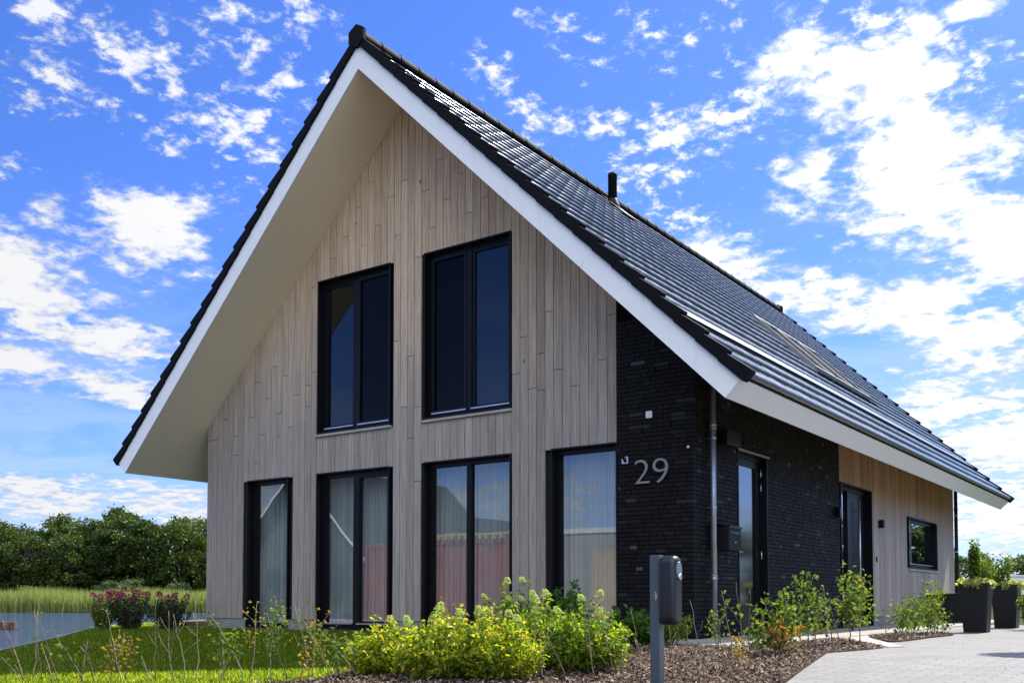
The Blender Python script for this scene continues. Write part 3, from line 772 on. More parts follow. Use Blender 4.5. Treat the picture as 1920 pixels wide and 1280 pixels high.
# roof windows
for y0, y1 in RW:
    w_ = empty('roof_window', rp((RU0+RU1)/2, .35, (y0+y1)/2, 1), house)
    f = MB()
    for a, b_, c0, c1 in [(y0, y0+.05, RU0, RU1), (y1-.05, y1, RU0, RU1), (y0+.05, y1-.05, RU0, RU0+.07), (y0+.05, y1-.05, RU1-.06, RU1)]:
        f.prism([rp(c0, .25, a, 1), rp(c1, .25, a, 1), rp(c1, .40, a, 1), rp(c0, .40, a, 1)], (0, b_-a, 0))
    f.build('frame', M['alu_dark'] if 'alu_dark' in M else M.setdefault('alu_dark', simple('grey_roof_window_cover', (.22, .225, .23), .6, metal=.0, amt=.05, spec=.2, bs=0)), w_)
    f = MB(); f.prism([rp(RU0+.07, .355, y0+.05, 1), rp(RU1-.06, .355, y0+.05, 1), rp(RU1-.06, .365, y0+.05, 1), rp(RU0+.07, .365, y0+.05, 1)], (0, y1-y0-.1, 0)); f.build('pane', M['screen'], w_)
    f = MB(); f.prism([rp(RU1, .33, y0-.03, 1), rp(RU1+.16, .362, y0-.03, 1), rp(RU1+.16, .368, y0-.03, 1), rp(RU1, .338, y0-.03, 1)], (0, y1-y0+.04, 0)); f.build('flashing', M['gutter'], w_)

# windows and doors ----------------------------------------------------
def FR(a, dd, z): return (a, dd, z)
def SD(a, dd, z): return (XR-dd, a, z)
def rect_ring(mb, a0, a1, z0, z1, t, d0, d1, T, tb=None):
    tb = t if tb is None else tb
    mb.box(a0, a0+t, d0, d1, z0, z1, T=T); mb.box(a1-t, a1, d0, d1, z0, z1, T=T)
    mb.box(a0+t, a1-t, d0, d1, z0, z0+tb, T=T); mb.box(a0+t, a1-t, d0, d1, z1-t, z1, T=T)
def window(a0, a1, z0, z1, T, panes, rev=.10, sill=None, sash=.045, fr=.055):
    """panes: list of (from, to, kind) as fractions of the opening"""
    w_ = empty('window', T((a0+a1)/2, 0, z0), house)
    f = MB()
    rect_ring(f, a0-.012, a1+.012, z0-.004, z1+.012, .022, -.012, rev, T)
    rect_ring(f, a0+.01, a1-.01, z0+.018, z1-.01, fr, rev-.002, rev+.07, T)
    for i, (p0, p1, kind) in enumerate(panes):
        b0 = a0+.01+(a1-a0-.02)*p0; b1 = a0+.01+(a1-a0-.02)*p1
        if i: f.box(b0-.04, b0+.04, rev-.012, rev+.07, z0+.018+fr, z1-.01-fr, T=T)
        c0 = b0+(fr if i == 0 else .04); c1 = b1-(fr if i == len(panes)-1 else .04)
        e0, e1 = z0+.018+fr, z1-.01-fr
        if kind != 'fixed': rect_ring(f, c0+.001, c1-.001, e0+.001, e1-.001, sash, rev-.02 if kind in ('screen', 'door') else rev+.006, rev+.06, T)
        s2 = sash if kind != 'fixed' else .012
        g = MB(); g.face([T(c0+s2, rev+.03, e0+s2), T(c1-s2, rev+.03, e0+s2), T(c1-s2, rev+.03, e1-s2), T(c0+s2, rev+.03, e1-s2)])
        g.build('pane', M['glass_dark'] if kind.startswith('dark') else M['glass'], w_)
        if kind == 'screen':
            g = MB()
            for q0, q1 in ((0, .38), (.38, .70), (.70, 1)):
                g.box(c0+s2, c1-s2, rev+.012, rev+.016, e0+s2+(e1-e0-2*s2)*q0+.001, e0+s2+(e1-e0-2*s2)*q1-.001, T=T)
            g.build('screen', M['screen'], w_)
        g = MB(); g.box(c0+.004, c1-.004, rev-.035, rev-.003, e0-.004, e0+.016, T=T); g.build('bead', M['alu'], w_)
    f.build('frame', M['black'], w_)
    if sill:
        g = MB(); g.box(a0-.03, a1+.03, -.028, .03, z0-.052, z0-.016, 0, .75, T=T); g.build('sill', sill, w_)
    return w_
window(*FRONT_OPEN['w1'], FR, [(0, 1, 'fixed')])
window(*FRONT_OPEN['w2'], FR, [(0, .49, 'fixed'), (.49, 1, 'door')])
window(*FRONT_OPEN['w3'], FR, [(0, .49, 'fixed'), (.49, 1, 'fixed')])
window(*FRONT_OPEN['w4'], FR, [(0, 1, 'fixed')])
window(*FRONT_OPEN['u2'], FR, [(0, .49, 'dark'), (.49, 1, 'screen')], sill=M['sillwood'] if 'sillwood' in M else M.setdefault('sillwood', simple('grey_wood_sill', (.34, .31, .27), .7, amt=.15, scale=9)))
window(*FRONT_OPEN['u3'], FR, [(0, .49, 'screen'), (.49, 1, 'dark')], sill=M['sillwood'])
window(*SIDE_OPEN['sw'], SD, [(0, 1, 'fixed')], rev=.09, sill=M['sillwood'], fr=.07)
# curtains and blinds hang inside: things of their own
def curtain(a0, a1, z0, z1, dd, label):
    n_ = int((a1-a0)/.006); vs = []; ph = R.uniform(0, 6)
    for i in range(n_+1):
        a = a0+(a1-a0)*i/n_
        w1_ = .020*math.copysign(abs(math.sin(a*84+ph+1.6*math.sin(a*9+ph)))**.6, math.sin(a*84+ph+1.6*math.sin(a*9+ph)))+.008*math.sin(a*46+ph+1.4*math.sin(a*7+ph))*1.7+.014*math.sin(a*23+2*ph)
        for z, s_ in ((z0, 1.25), (z0+(z1-z0)*.5, 1.), (z1-.12, .75), (z1, .55)): vs.append((a+.006*math.sin(z*2+a*9), dd+w1_*s_*1.5, z))
    mb = MB(); mb.idx(vs, [(i*4+j, (i+1)*4+j, (i+1)*4+j+1, i*4+j+1) for i in range(n_) for j in range(3)], 0, True)
    rail = None
    o = mb.build('curtain', M['curtain'], None, origin=((a0+a1)/2, dd, z0)); tag(o, label, 'curtain', 'sheer curtains behind the ground floor windows')
curtain(.55, 2.12, .02, 2.42, .40, 'pleated sheer curtain in the narrowest window, farthest from the brick')
curtain(2.2, 4.3, .02, 2.42, .40, 'pleated sheer curtain behind the double window with the lettering reflected in it')
curtain(4.4, 6.5, .02, 2.42, .40, 'pleated sheer curtain behind the double window where red steel is reflected')
curtain(6.6, 8.2, .02, 2.42, .40, 'pleated sheer curtain in the single window touching the black brick')
bl = MB(); bl.box(XR-.38, XR-.37, 10.1, 11.75, 1.1, 2.2); bl.box(XR-.40, XR-.35, 10.05, 11.8, 2.2, 2.25)
tag(bl.build('roller_blind', M['blind'], None, origin=(XR-.37, 10.9, 1.1)), 'pale blind inside the wide side window', 'blind')
vb = MB()
for q in range(52): vb.prism([(5.70, .25, 3.20+q*.030), (6.36, .25, 3.20+q*.030), (6.36, .272, 3.212+q*.030), (5.70, .272, 3.212+q*.030)], (0, 0, .002))
tag(vb.build('venetian_blind', M['blind'], None, origin=(6.03, .26, 3.2)), 'venetian blind behind the blue pane of the upper window nearest the brick', 'blind')
# side door by the mailbox
d1 = empty('side_door', (XR, 1.855, 0), house)
a0, a1, z0, z1 = SIDE_OPEN['d1']
f = MB(); rect_ring(f, a0, a1, z0, z1, .02, -.006, .09, SD); rect_ring(f, a0+.02, a1-.02, z0+.01, z1-.02, .05, .075, .15, SD)
f.build('frame', M['black'], d1)
f = MB(); A0, A1 = a0+.072, a1-.072; G0, G1, H0, H1 = 1.50, 2.17, .42, 2.28
f.box(A0, G0, .09, .13, z0+.02, z1-.075, T=SD); f.box(G1, A1, .09, .13, z0+.02, z1-.075, T=SD); f.box(G0, G1, .09, .13, z0+.02, H0, T=SD); f.box(G0, G1, .09, .13, H1, z1-.075, T=SD)
f.build('leaf', M['black'], d1)
f = MB(); f.face([SD(G0, .105, H0), SD(G1, .105, H0), SD(G1, .105, H1), SD(G0, .105, H1)]); f.build('pane', M['glass_frost'], d1)
f = MB(); f.box(1.44, 1.475, .075, .09, 1.0, 1.2, T=SD); f.tube([SD(1.458, .09, 1.12), SD(1.458, .03, 1.12), SD(1.60, .03, 1.12)], .010, 8); f.build('handle', M['alu'], d1)
for z in (2.18, 1.98, 1.05):
    f = MB(); f.tube([SD(2.30, .065, z), SD(2.30, .065, z+.11)], .009, 8); f.build('hinge', M['alu'], d1)
f = MB(); f.box(a0-.03, a1+.03, -.03, .004, z1+.004, z1+.012, T=SD); f.box(a0-.03, a1+.03, -.03, -.026, z1-.02, z1+.004, T=SD); f.build('drip_edge', M['plinth'], d1)
# front door with long bar
d2 = empty('front_door', (XR, 6.52, 0), house)
a0, a1, z0, z1 = SIDE_OPEN['d2']
f = MB(); rect_ring(f, a0, a1, z0, z1, .02, -.010, .13, SD); rect_ring(f, a0+.02, a1-.02, z0+.01, z1-.02, .06, .10, .19, SD); f.box(6.32, 6.40, .10, .19, z0+.07, z1-.08, T=SD)
f.build('frame', M['black'], d2)
f = MB(); f.face([SD(a0+.082, .14, z0+.075), SD(6.318, .14, z0+.075), SD(6.318, .14, z1-.085), SD(a0+.082, .14, z1-.085)]); f.build('side_light', M['glass'], d2)
f = MB(); f.box(6.402, a1-.082, .12, .17, z0+.072, z1-.082, T=SD)
for q in range(4): f.box(6.405, a1-.085, .116, .12, .5+q*.45, .505+q*.45, T=SD)
f.build('leaf', M['black'], d2)
f = MB(); f.tube([SD(6.86, .055, .32), SD(6.86, .055, 2.22)], .016, 12)
for z in (.5, 2.05): f.tube([SD(6.86, .055, z), SD(6.86, .12, z)], .009, 8)
f.build('handle', M['alu'], d2)
f = MB(); f.box(a0, a1, -.04, .02, -.02, .018, T=SD); f.build('threshold', M['plinth'], d2)
# downpipes
def downpipe(x, y, r, zt_, m_):
    f = MB(); f.tube([(x, y, .02), (x, y, zt_)], r, 20); p = f.build('downpipe', m_, house)
    for zc in (.78, 2.62):
        g = MB(); g.lathe([(r+.001, zc-.05), (r+.009, zc-.045), (r+.009, zc-.03), (r+.004, zc-.027), (r+.004, zc-.005), (r+.009, zc), (r+.009, zc+.012), (r+.001, zc+.016)], (x, y, 0), 20); g.build('collar', m_, p)
    for zc in (.30, 1.6, 2.45):
        g = MB(); g.lathe([(r+.001, zc), (r+.004, zc), (r+.004, zc+.022), (r+.001, zc+.022)], (x, y, 0), 20); g.box(XR+.0, x, y-.006, y+.006, zc+.004, zc+.018); g.build('bracket', M['alu'], p)
downpipe(XR+.068, .42, .0375, 3.40, M['zinc'])
downpipe(XR+.05, LEN-.0, .04, 3.42, M['blackmat'])

# ------------------------------------------------------------------ things on the walls
def text_mesh(txt, size, extr, off=.0):
    cu = bpy.data.curves.new('t', 'FONT'); cu.body = txt; cu.size = size; cu.extrude = extr; cu.offset = off; cu.resolution_u = 8
    o = bpy.data.objects.new('t', cu); COL.objects.link(o); bpy.context.view_layer.update()
    me = bpy.data.meshes.new_from_object(o.evaluated_get(bpy.context.evaluated_depsgraph_get())); bpy.data.objects.remove(o)
    return me
hn = empty('house_number', (8.57, 0, 1.91)); tag(hn, 'brushed steel number 29 on the black brick wall', 'house number')
for ch, xa in (('2', 8.335), ('9', 8.585)):
    me = text_mesh(ch, .42, .009, -.007); co = np.array([v.co[:] for v in me.vertices]); lo, hi = co.min(0), co.max(0)
    sc = .30/(hi[1]-lo[1])
    for v in me.vertices:
        q = v.co; v.co = Vector(((q.x-lo[0])*(.205/(hi[0]-lo[0]))+xa, -.028-(q.z)*1.0, (q.y-lo[1])*sc+1.905))
    me.materials.append(M['number']); me.name = 'digit'; me.update(); bmm = bmesh.new(); bmm.from_mesh(me); bmesh.ops.recalc_face_normals(bmm, faces=bmm.faces); bmm.to_mesh(me); bmm.free()
    link('digit', me, hn)
def wbox(name, T, a0, a1, z0, z1, d0, d1, m_, label, cat, bevel=.006, group=None):
    f = MB(); f.box(a0, a1, d0, d1, z0, z1, T=T)
    o = f.build(name, m_, None, bevel=bevel, origin=T((a0+a1)/2, 0, (z0+z1)/2)); return tag(o, label, cat, group)
wbox('motion_sensor', FR, 8.485, 8.575, 2.71, 2.80, -.03, -.002, M['wallwhite'], 'small white square sensor high above the number 29', 'sensor', .012)
wbox('sensor_button', FR, 9.03, 9.06, 2.30, 2.33, -.015, -.002, M['wallwhite'], 'tiny pale button near the corner of the black brick', 'button', .004)
hk = empty('wall_bracket', (8.19, 0, 2.22)); tag(hk, 'small grey flagpole bracket between window and number 29', 'bracket')
f = MB(); f.box(8.145, 8.235, -.018, -.002, 2.175, 2.265); f.build('plate', M['alu'], hk, bevel=.004)
f = MB(); f.tube([(8.20, -.02, 2.20), (8.17, -.07, 2.29), (8.15, -.11, 2.36)], .017, 10); f.build('socket', M['blackmat'], hk)
mbx = empty('mailbox', (XR+.1, .77, 1.10)); tag(mbx, 'black letterbox on the brick beside the side door', 'mailbox')
f = MB(); f.box(XR+.002, XR+.20, .58, .96, 1.10, 1.39); f.build('body', M['blackmat'], mbx, bevel=.008)
f = MB(); f.prism([(XR+.0, .57, 1.44), (XR+.215, .57, 1.395), (XR+.215, .57, 1.375), (XR+.205, .57, 1.375), (XR+.205, .57, 1.393), (XR+.0, .57, 1.43)], (0, .40, 0)); f.build('lid', M['evdark'], mbx)
f = MB(); f.box(XR+.201, XR+.207, .62, .92, 1.30, 1.335); f.build('slot_flap', M['evdark'], mbx)
f = MB(); f.lathe([(.012, 0), (.012, .008)], (XR+.2, .77, 1.2), 12, axis='x'); f.build('lock', M['alu'], mbx)
def lamp(y, z0, z1, wd, dp, label, group='black wall lamps along the side wall'):
    e = empty('wall_lamp', (XR, y, z0)); tag(e, label, 'lamp', group)
    f = MB(); f.box(XR+.002, XR+.02, y-wd/2+.01, y+wd/2-.01, z0+.01, z1-.01); f.build('back_plate', M['blackmat'], e)
    f = MB(); f.box(XR+.021, XR+dp, y-wd/2, y+wd/2, z0, z1); f.build('housing', M['black'], e, bevel=.004)
lamp(5.32, 1.82, 1.99, .10, .10, 'small black wall lamp on the brick edge before the front door')
lamp(7.86, 1.80, 1.95, .10, .10, 'small black wall lamp on the timber after the front door')
lamp(.90, 2.42, 2.60, .42, .14, 'wide black lamp high on the brick above the letterbox')
wbox('doorbell', SD, 7.64, 7.69, 1.18, 1.27, -.018, -.002, M['blackmat'], 'small dark doorbell on the timber beside the front door', 'doorbell', .004)

# ------------------------------------------------------------------ charging post
cx, cy_ = 11.24, -5.10; cz = gzf(cx, cy_)
cp_ = empty('charging_post', (cx, cy_, cz)); tag(cp_, 'grey car charging post with dark rounded charger in the bed', 'charging post')
ztop = .775
f = MB(); f.box(cx-.034, cx+.034, cy_-.034, cy_+.034, cz-.1, ztop); f.build('post', M['postgrey'], cp_, bevel=.004)
# charger: an upright capsule with rounded edges, facing the driveway
f = MB(); H = .44; zc = ztop-.005-H/2; hw = .067; prof = []
nx_ = 9
rings = []
for t, ins in [(0, .022), (.008, .009), (.022, .001), (.035, 0), (.085, 0), (.100, .003), (.112, .012), (.119, .028)]:
    ring = []
    rr = hw-ins; hh = H/2-ins
    for q in range(40):
        a = 2*math.pi*q/40
        # stadium outline: half-round ends
        yy = rr*math.copysign(abs(math.cos(a))**.75, math.cos(a)); r2 = rr*1.05
        zz2 = (hh-r2)*math.copysign(1, math.sin(a)) + r2*math.copysign(abs(math.sin(a))**.85, math.sin(a)) if abs(math.sin(a)) > 1e-6 else 0
        ring.append((cx+.036+t, cy_+yy, zc+zz2))
    rings.append(ring)
vs = [p for r_ in rings for p in r_]; n_ = 40
f.idx(vs, [(i*n_+q, i*n_+(q+1) % n_, (i+1)*n_+(q+1) % n_, (i+1)*n_+q) for i in range(len(rings)-1) for q in range(n_)], 0, True)
b_ = len(f.v)-n_; f.f.append(tuple(range(b_, b_+n_))); f.mi.append(0); f.sm.append(False); f.c.append(.5)
f.build('charger', M['evdark'], cp_)
f = MB(); ov = []
for t, s_ in [(.115, 1.0), (.124, .98), (.127, .90)]:
    for q in range(28):
        a = 2*math.pi*q/28; ov.append((cx+.036+t, cy_+.036*s_*math.cos(a), zc+.125+.058*s_*math.sin(a)))
f.idx(ov, [(i*28+q, i*28+(q+1) % 28, (i+1)*28+(q+1) % 28, (i+1)*28+q) for i in range(2) for q in range(28)], 0, True)
f.f.append(tuple(range(len(f.v)-28, len(f.v)))); f.mi.append(0); f.sm.append(False); f.c.append(.5)
sk = f.build('socket_cover', M['evgrey'], cp_)
f = MB(); f.lathe([(.020, 0), (.020, .010), (.012, .012)], (cx+.036+.122, cy_, zc+.085), 16, axis='x'); f.build('socket', M['alu'], sk)
f = MB()
for i, (u, v, wd) in enumerate([(0, 0, .016), (0, .010, .012), (.002, -.010, .014), (.0, .022, .008), (0, -.022, .010)]):
    f.box(cx+.004+u, cx+.004+u+wd, cy_-.0352, cy_-.0345, .515+v, .520+v)
f.build('sticker', M['sticker'], cp_)

# ------------------------------------------------------------------ plant builders
def leaf_cloud(P, Dv, L, Wd, fold=.25, droop=.0):
    """P (n,3) bases, Dv (n,3) directions, L/Wd arrays -> verts, faces: folded pointed leaves"""
    n = len(P); Dv = Dv/np.linalg.norm(Dv, axis=1, keepdims=True)
    rv = NR.normal(size=(n, 3)); side = np.cross(Dv, rv+np.array([0, 0, .6])); side /= np.linalg.norm(side, axis=1, keepdims=True)+1e-9
    up = np.cross(side, Dv); L = L[:, None]; Wd = Wd[:, None]
    mid = P+Dv*L*.45
    tip = P+Dv*L-np.array([0, 0, 1.])*L*droop
    lft = mid+side*Wd*.5+up*Wd*fold; rgt = mid-side*Wd*.5+up*Wd*fold
    V = np.stack([P, rgt, tip, lft], 1).reshape(-1, 3)
    b = np.arange(n)*4
    Fc = np.concatenate([np.stack([b, b+1, b+2], 1), np.stack([b, b+2, b+3], 1)])
    return V, Fc
def cat_meshes(parts):
    Vs, Fs, b = [], [], 0
    for V, F_ in parts: Vs.append(V); Fs.append(F_+b); b += len(V)
    return np.concatenate(Vs), np.concatenate(Fs)
def rnd_dir(n, up=0.):
    v = NR.normal(size=(n, 3)); v /= np.linalg.norm(v, axis=1, keepdims=True); v[:, 2] += up; return v
def bush(name, loc, rx, ry, h_, nst, per, leafm, label, cat, group=None, blooms=0, bloomm=None, L=.055, Wf=.42, bare=.25, bloom_r=.032, low=0., shape=1.0):
    loc = Vector(loc); e = empty(name, loc); tag(e, label, cat, group)
    st = MB(); parts = []; tips = []
    for i in range(nst):
        a = NR.uniform(0, 2*math.pi); q = math.sqrt(NR.uniform(0, 1))
        hx = h_*(1-.50*q*q*shape)*(NR.uniform(.55, .95) if NR.uniform() < .85 else NR.uniform(.95, 1.12))
        tip = Vector((rx*q*math.cos(a), ry*q*math.sin(a), hx))
        b0 = Vector((rx*.22*q*math.cos(a), ry*.22*q*math.sin(a), -.02))
        ctrl = Vector((tip.x*.75, tip.y*.75, hx*.45))
        pts = [b0*(1-t)**2+ctrl*2*t*(1-t)+tip*t*t for t in np.linspace(0, 1, 7)]
        if i % 2 == 0: st.tube([p+loc for p in pts], [.0045, .004, .0035, .003, .0025, .002, .0012], 4)
        t = NR.uniform(bare, 1.0, per)**.8
        P = np.array([(b0*(1-q_)**2+ctrl*2*q_*(1-q_)+tip*q_*q_)[:] for q_ in t])
        P += NR.normal(size=P.shape)*.012
        out = np.array([math.cos(a), math.sin(a), .5])*.7
        D = rnd_dir(per, .25)+out*.6
        sz = NR.uniform(.6, 1.15, per)*L
        parts.append(leaf_cloud(P+np.array(loc), D, sz, sz*Wf, .18, .22)); tips.append(tip)
    V, Fc = cat_meshes(parts)
    st.build('stem', M['twig2'], e, origin=loc)
    np_mesh('foliage', V, Fc, leafm, e, loc)
    if blooms:
        tips.sort(key=lambda p: -(p.z+.25*R.random()))
        chosen = []
        for tp in tips:
            if all((tp-c).length > bloom_r*2.6 for c in chosen): chosen.append(tp)
            if len(chosen) >= blooms: break
        for tp in chosen:
            k_ = 150; u = NR.uniform(0, 1, k_); an = NR.uniform(0, 2*math.pi, k_)
            rr = bloom_r*np.sqrt(1-u*.92)*NR.uniform(.7, 1, k_)
            ln = np.array([NR.normal()*.3, NR.normal()*.3, 1.]);
            P = np.stack([rr*np.cos(an), rr*np.sin(an), 0*u], 1)+ln*(u*bloom_r*1.5)[:, None]+np.array(tp+loc)
            D = np.stack([np.cos(an), np.sin(an), u+.2], 1)+NR.normal(size=(k_, 3))*.4
            sz = np.full(k_, bloom_r*.38)
            V, Fc = leaf_cloud(P, D, sz, sz*.9, .1); np_mesh('bloom', V, Fc, bloomm, e, loc)
    return e
def sapling(base, h_, lean, leaves, lm, label, group=None, branches=3, spread=.10, name='hedge_sapling', r=.0042, L=.036, tm=None, low=.3):
    base = Vector(base); e = empty(name, base); tag(e, label, 'sapling' if name == 'hedge_sapling' else 'plant', group)
    st = MB(); parts = []
    lean = Vector(lean); side = Vector((R.uniform(-1, 1), R.uniform(-1, 1), 0))*.05*h_
    main = [base+lean*(t**1.3)+Vector((0, 0, h_*t))+side*math.sin(t*3.0+R.random())*(t > 0)+Vector((R.uniform(-1, 1), R.uniform(-1, 1), 0))*.012*h_*(t > 0) for t in np.linspace(0, 1, 8)]
    main[0] = base-Vector((0, 0, .02))
    st.tube(main, [r*(1.15-.75*i/7) for i in range(8)], 5)
    axes = [(main, .45)]
    for b in range(branches):
        t = R.uniform(.25, .85); i = int(t*7); p = main[i]
        an = R.uniform(0, 2*math.pi); ln = h_*R.uniform(.14, .36)
        dv = Vector((math.cos(an)*.75*spread/.1, math.sin(an)*.75*spread/.1, R.uniform(.5, 1.2))).normalized()
        dv2 = (dv+Vector((0, 0, .4))+Vector((R.uniform(-.3, .3), R.uniform(-.3, .3), 0))).normalized()
        br_ = [p, p+dv*ln*.5, p+dv*ln*.5+dv2*ln*.5]; st.tube(br_, [r*.6, r*.45, r*.22], 4); axes.append((br_, 1.))
    st.build('stem', tm or R.choice([M['twig'], M['twig'], M['twig2']]), e, origin=base)
    if leaves:
        P = []
        for _ in range(leaves):
            ax, wgt = R.choice(axes) if R.random() > .4 else axes[0]
            t = R.uniform(low if ax is main else .2, 1)
            f_ = t*(len(ax)-1); i = min(int(f_), len(ax)-2); q = ax[i].lerp(ax[i+1], f_-i)
            P.append(q+Vector((R.gauss(0, 1), R.gauss(0, 1), R.gauss(0, .7)))*spread*.28)
        P = np.array([p[:] for p in P]); n = len(P); sz = NR.uniform(.6, 1.2, n)*L
        V, Fc = leaf_cloud(P, rnd_dir(n, .1), sz, sz*.62, .16, .25)
        np_mesh('leaves', V, Fc, lm, e, base)
    return e
def up_m(px, py_base, py_top):
    p = at(px, py_base); return (py_base-py_top)/F_PX*depth(p)

# hydrangeas: lime in the sun; by the house, shade is put into the leaf colour
HG = 'lime hydrangeas in the sunny bed'
HS = [  # px, base, top, half-width px, stems, blooms, label
 (722, 1268, 1160, 84, 140, 3, 'lime hydrangea with one arching shoot, nearest the lawn edge'),
 (830, 1276, 1140, 98, 190, 5, 'broad lime hydrangea under the mullion of the third ground floor window'),
 (930, 1278, 1142, 96, 190, 5, 'lime hydrangea at the front centre of the clump, low and golden'),
 (965, 1240, 1088, 92, 120, 12, 'tallest hydrangea with many pale cone blooms in front of the timber'),
 (1098, 1264, 1125, 86, 170, 4, 'rounded lime hydrangea directly beside the charging post'),
 (1020, 1258, 1125, 78, 130, 3, 'lime hydrangea filling the gap between the tallest one and the one beside the post'),
 (1260, 1212, 1112, 40, 34, 1, 'small sunlit hydrangea just behind the charger')]
for i, (px, pb, pt, hw_, ns, bl_, lab) in enumerate(HS):
    p = at(px, pb); dpt = depth(p); h_ = (pb-pt)/F_PX*dpt; rx = hw_/F_PX*dpt
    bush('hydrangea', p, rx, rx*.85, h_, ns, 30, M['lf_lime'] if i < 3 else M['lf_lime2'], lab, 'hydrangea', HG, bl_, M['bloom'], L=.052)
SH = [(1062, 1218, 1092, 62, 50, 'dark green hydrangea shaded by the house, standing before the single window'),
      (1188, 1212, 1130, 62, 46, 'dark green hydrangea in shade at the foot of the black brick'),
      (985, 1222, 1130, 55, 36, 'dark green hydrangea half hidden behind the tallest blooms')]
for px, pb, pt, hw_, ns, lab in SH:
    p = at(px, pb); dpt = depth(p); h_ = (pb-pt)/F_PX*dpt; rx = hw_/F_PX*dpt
    bush('hydrangea', p, rx, rx*.8, h_, ns, 30, M['lf_shaded'], lab, 'hydrangea', 'shaded hydrangeas by the front wall', 0, None, L=.085, Wf=.5)
# pink shrubs at the pond corner, sun and shade put into their leaf colours
for px, pb, pt, hw_, ns, bl_, lm, lab in [(192, 1180, 1112, 26, 44, 7, 'lf_sap', 'pink flowered shrub with sunlit yellow-green leaves at the water end of the row'),
                           (243, 1180, 1108, 46, 80, 14, 'lf_dark', 'dark shrub with the most pink blooms, middle of the row by the pond'),
                           (318, 1180, 1114, 44, 80, 6, 'lf_dark', 'dark shrub with faded blooms, nearest the house corner')]:
    p = at(px, pb); dpt = depth(p); h_ = (pb-pt)/F_PX*dpt; rx = hw_/F_PX*dpt
    bush('flowering_shrub', p, rx, rx*.8, h_, ns, 34, M[lm], lab, 'shrub', 'pink flowering shrubs by the pond', bl_, M['bloom_pink'], L=.055, Wf=.5, bloom_r=.050, bare=.12, shape=.5)
# saplings of the young hedge: (px, base y, top y, lean px, leaves, material, branches)
bare = 'thin bare stem of the young hedge along the lawn front'
SP = [(38, 1279, 1228, -40, 6, 'lf_sap', 1), (48, 1279, 1160, -48, 3, 'lf_sap', 2), (60, 1277, 1134, 12, 10, 'lf_sap', 1), (80, 1279, 1140, -20, 0, 'lf_sap', 2), (98, 1280, 1205, -22, 2, 'lf_sap', 2),
      (108, 1280, 1180, -30, 4, 'lf_sap', 3), (160, 1281, 1186, -62, 26, 'lf_sap', 2), (152, 1281, 1200, 12, 0, 'lf_sap', 2), (176, 1280, 1206, -20, 0, 'lf_sap', 2),
      (228, 1281, 1143, -32, 12, 'lf_sap', 1), (205, 1279, 1190, 20, 90, 'lf_orange', 5), (236, 1279, 1196, 10, 40, 'lf_orange', 4), (283, 1281, 1228, -20, 0, 'lf_sap', 2), (290, 1280, 1120, 0, 0, 'lf_sap', 2),
      (328, 1281, 1145, -16, 0, 'lf_sap', 5), (345, 1280, 1150, -22, 0, 'lf_sap', 4), (368, 1280, 1127, -4, 2, 'lf_sap', 2), (412, 1278, 1226, 20, 0, 'lf_sap', 1),
      (456, 1279, 1152, -62, 110, 'lf_sap', 4), (420, 1272, 1190, -6, 60, 'lf_sap', 3), (506, 1278, 1122, 10, 190, 'lf_sap', 8), (470, 1268, 1126, 12, 40, 'lf_orange', 3), (540, 1276, 1168, -46, 12, 'lf_sap', 1),
      (582, 1277, 1142, 10, 60, 'lf_orange', 5), (580, 1272, 1136, -28, 14, 'lf_sap', 2), (618, 1270, 1160, -52, 130, 'lf_sap', 5), (676, 1276, 1176, -82, 120, 'lf_sap', 4), (668, 1264, 1190, -20, 20, 'lf_sap', 2),
      (562, 1279, 1238, 6, 10, 'lf_orange', 2), (640, 1277, 1225, -10, 30, 'lf_sap', 3)]
for i, (px, pb, pt, ln, nl, lm, nb2) in enumerate(SP):
    p = at(px, pb); m_ = depth(p)/F_PX; h_ = (pb-pt)*m_
    lab = bare if nl < 5 else None
    if lab is None:
        lab = ('leafy' if nl >= 60 else 'sparsely leafed')+(' orange tinted' if lm == 'lf_orange' else ' green')+' sapling '+{2: 'at the pond end of the lawn front', 5: 'beside the bare pond-end stems'}.get(i, 'of the young hedge by the lawn')
        lab = {6: 'leaning green sapling with few leaves below the floating crate', 9: 'tall leaning sapling with few leaves before the pink shrubs', 10: 'leafy orange tinted sapling below the pink shrubs', 11: 'small orange leafed twig beside the pink shrubs',
               18: 'leaning leafy sapling in front of the left wall corner plinth', 19: 'short leafy sapling beneath the timber corner', 20: 'bushiest sapling, in front of the narrow window', 21: 'thin orange leafed sapling by the narrow window', 22: 'tall leaning whip between the narrow and double windows',
               23: 'reddish stemmed sapling between the first two windows', 24: 'forked whip with few leaves by the timber pier', 25: 'leafy sapling leaning before the double window', 26: 'leafy leaning sapling touching the first lime hydrangea', 27: 'thin whip at the mulch edge under the double window', 28: 'tiny orange leafed shoot on the lawn edge', 29: 'low green shoot at the mulch corner',
               0: 'short leaning green shoot at the lowest lawn corner', 2: 'tall whip with a few leaves in front of the pond'}.get(i, lab)
    rv = Vector(_R)*ln*m_
    sapling(p, h_, rv, nl, M[lm], lab, 'young hedge saplings', nb2, spread=.13, low=.45)
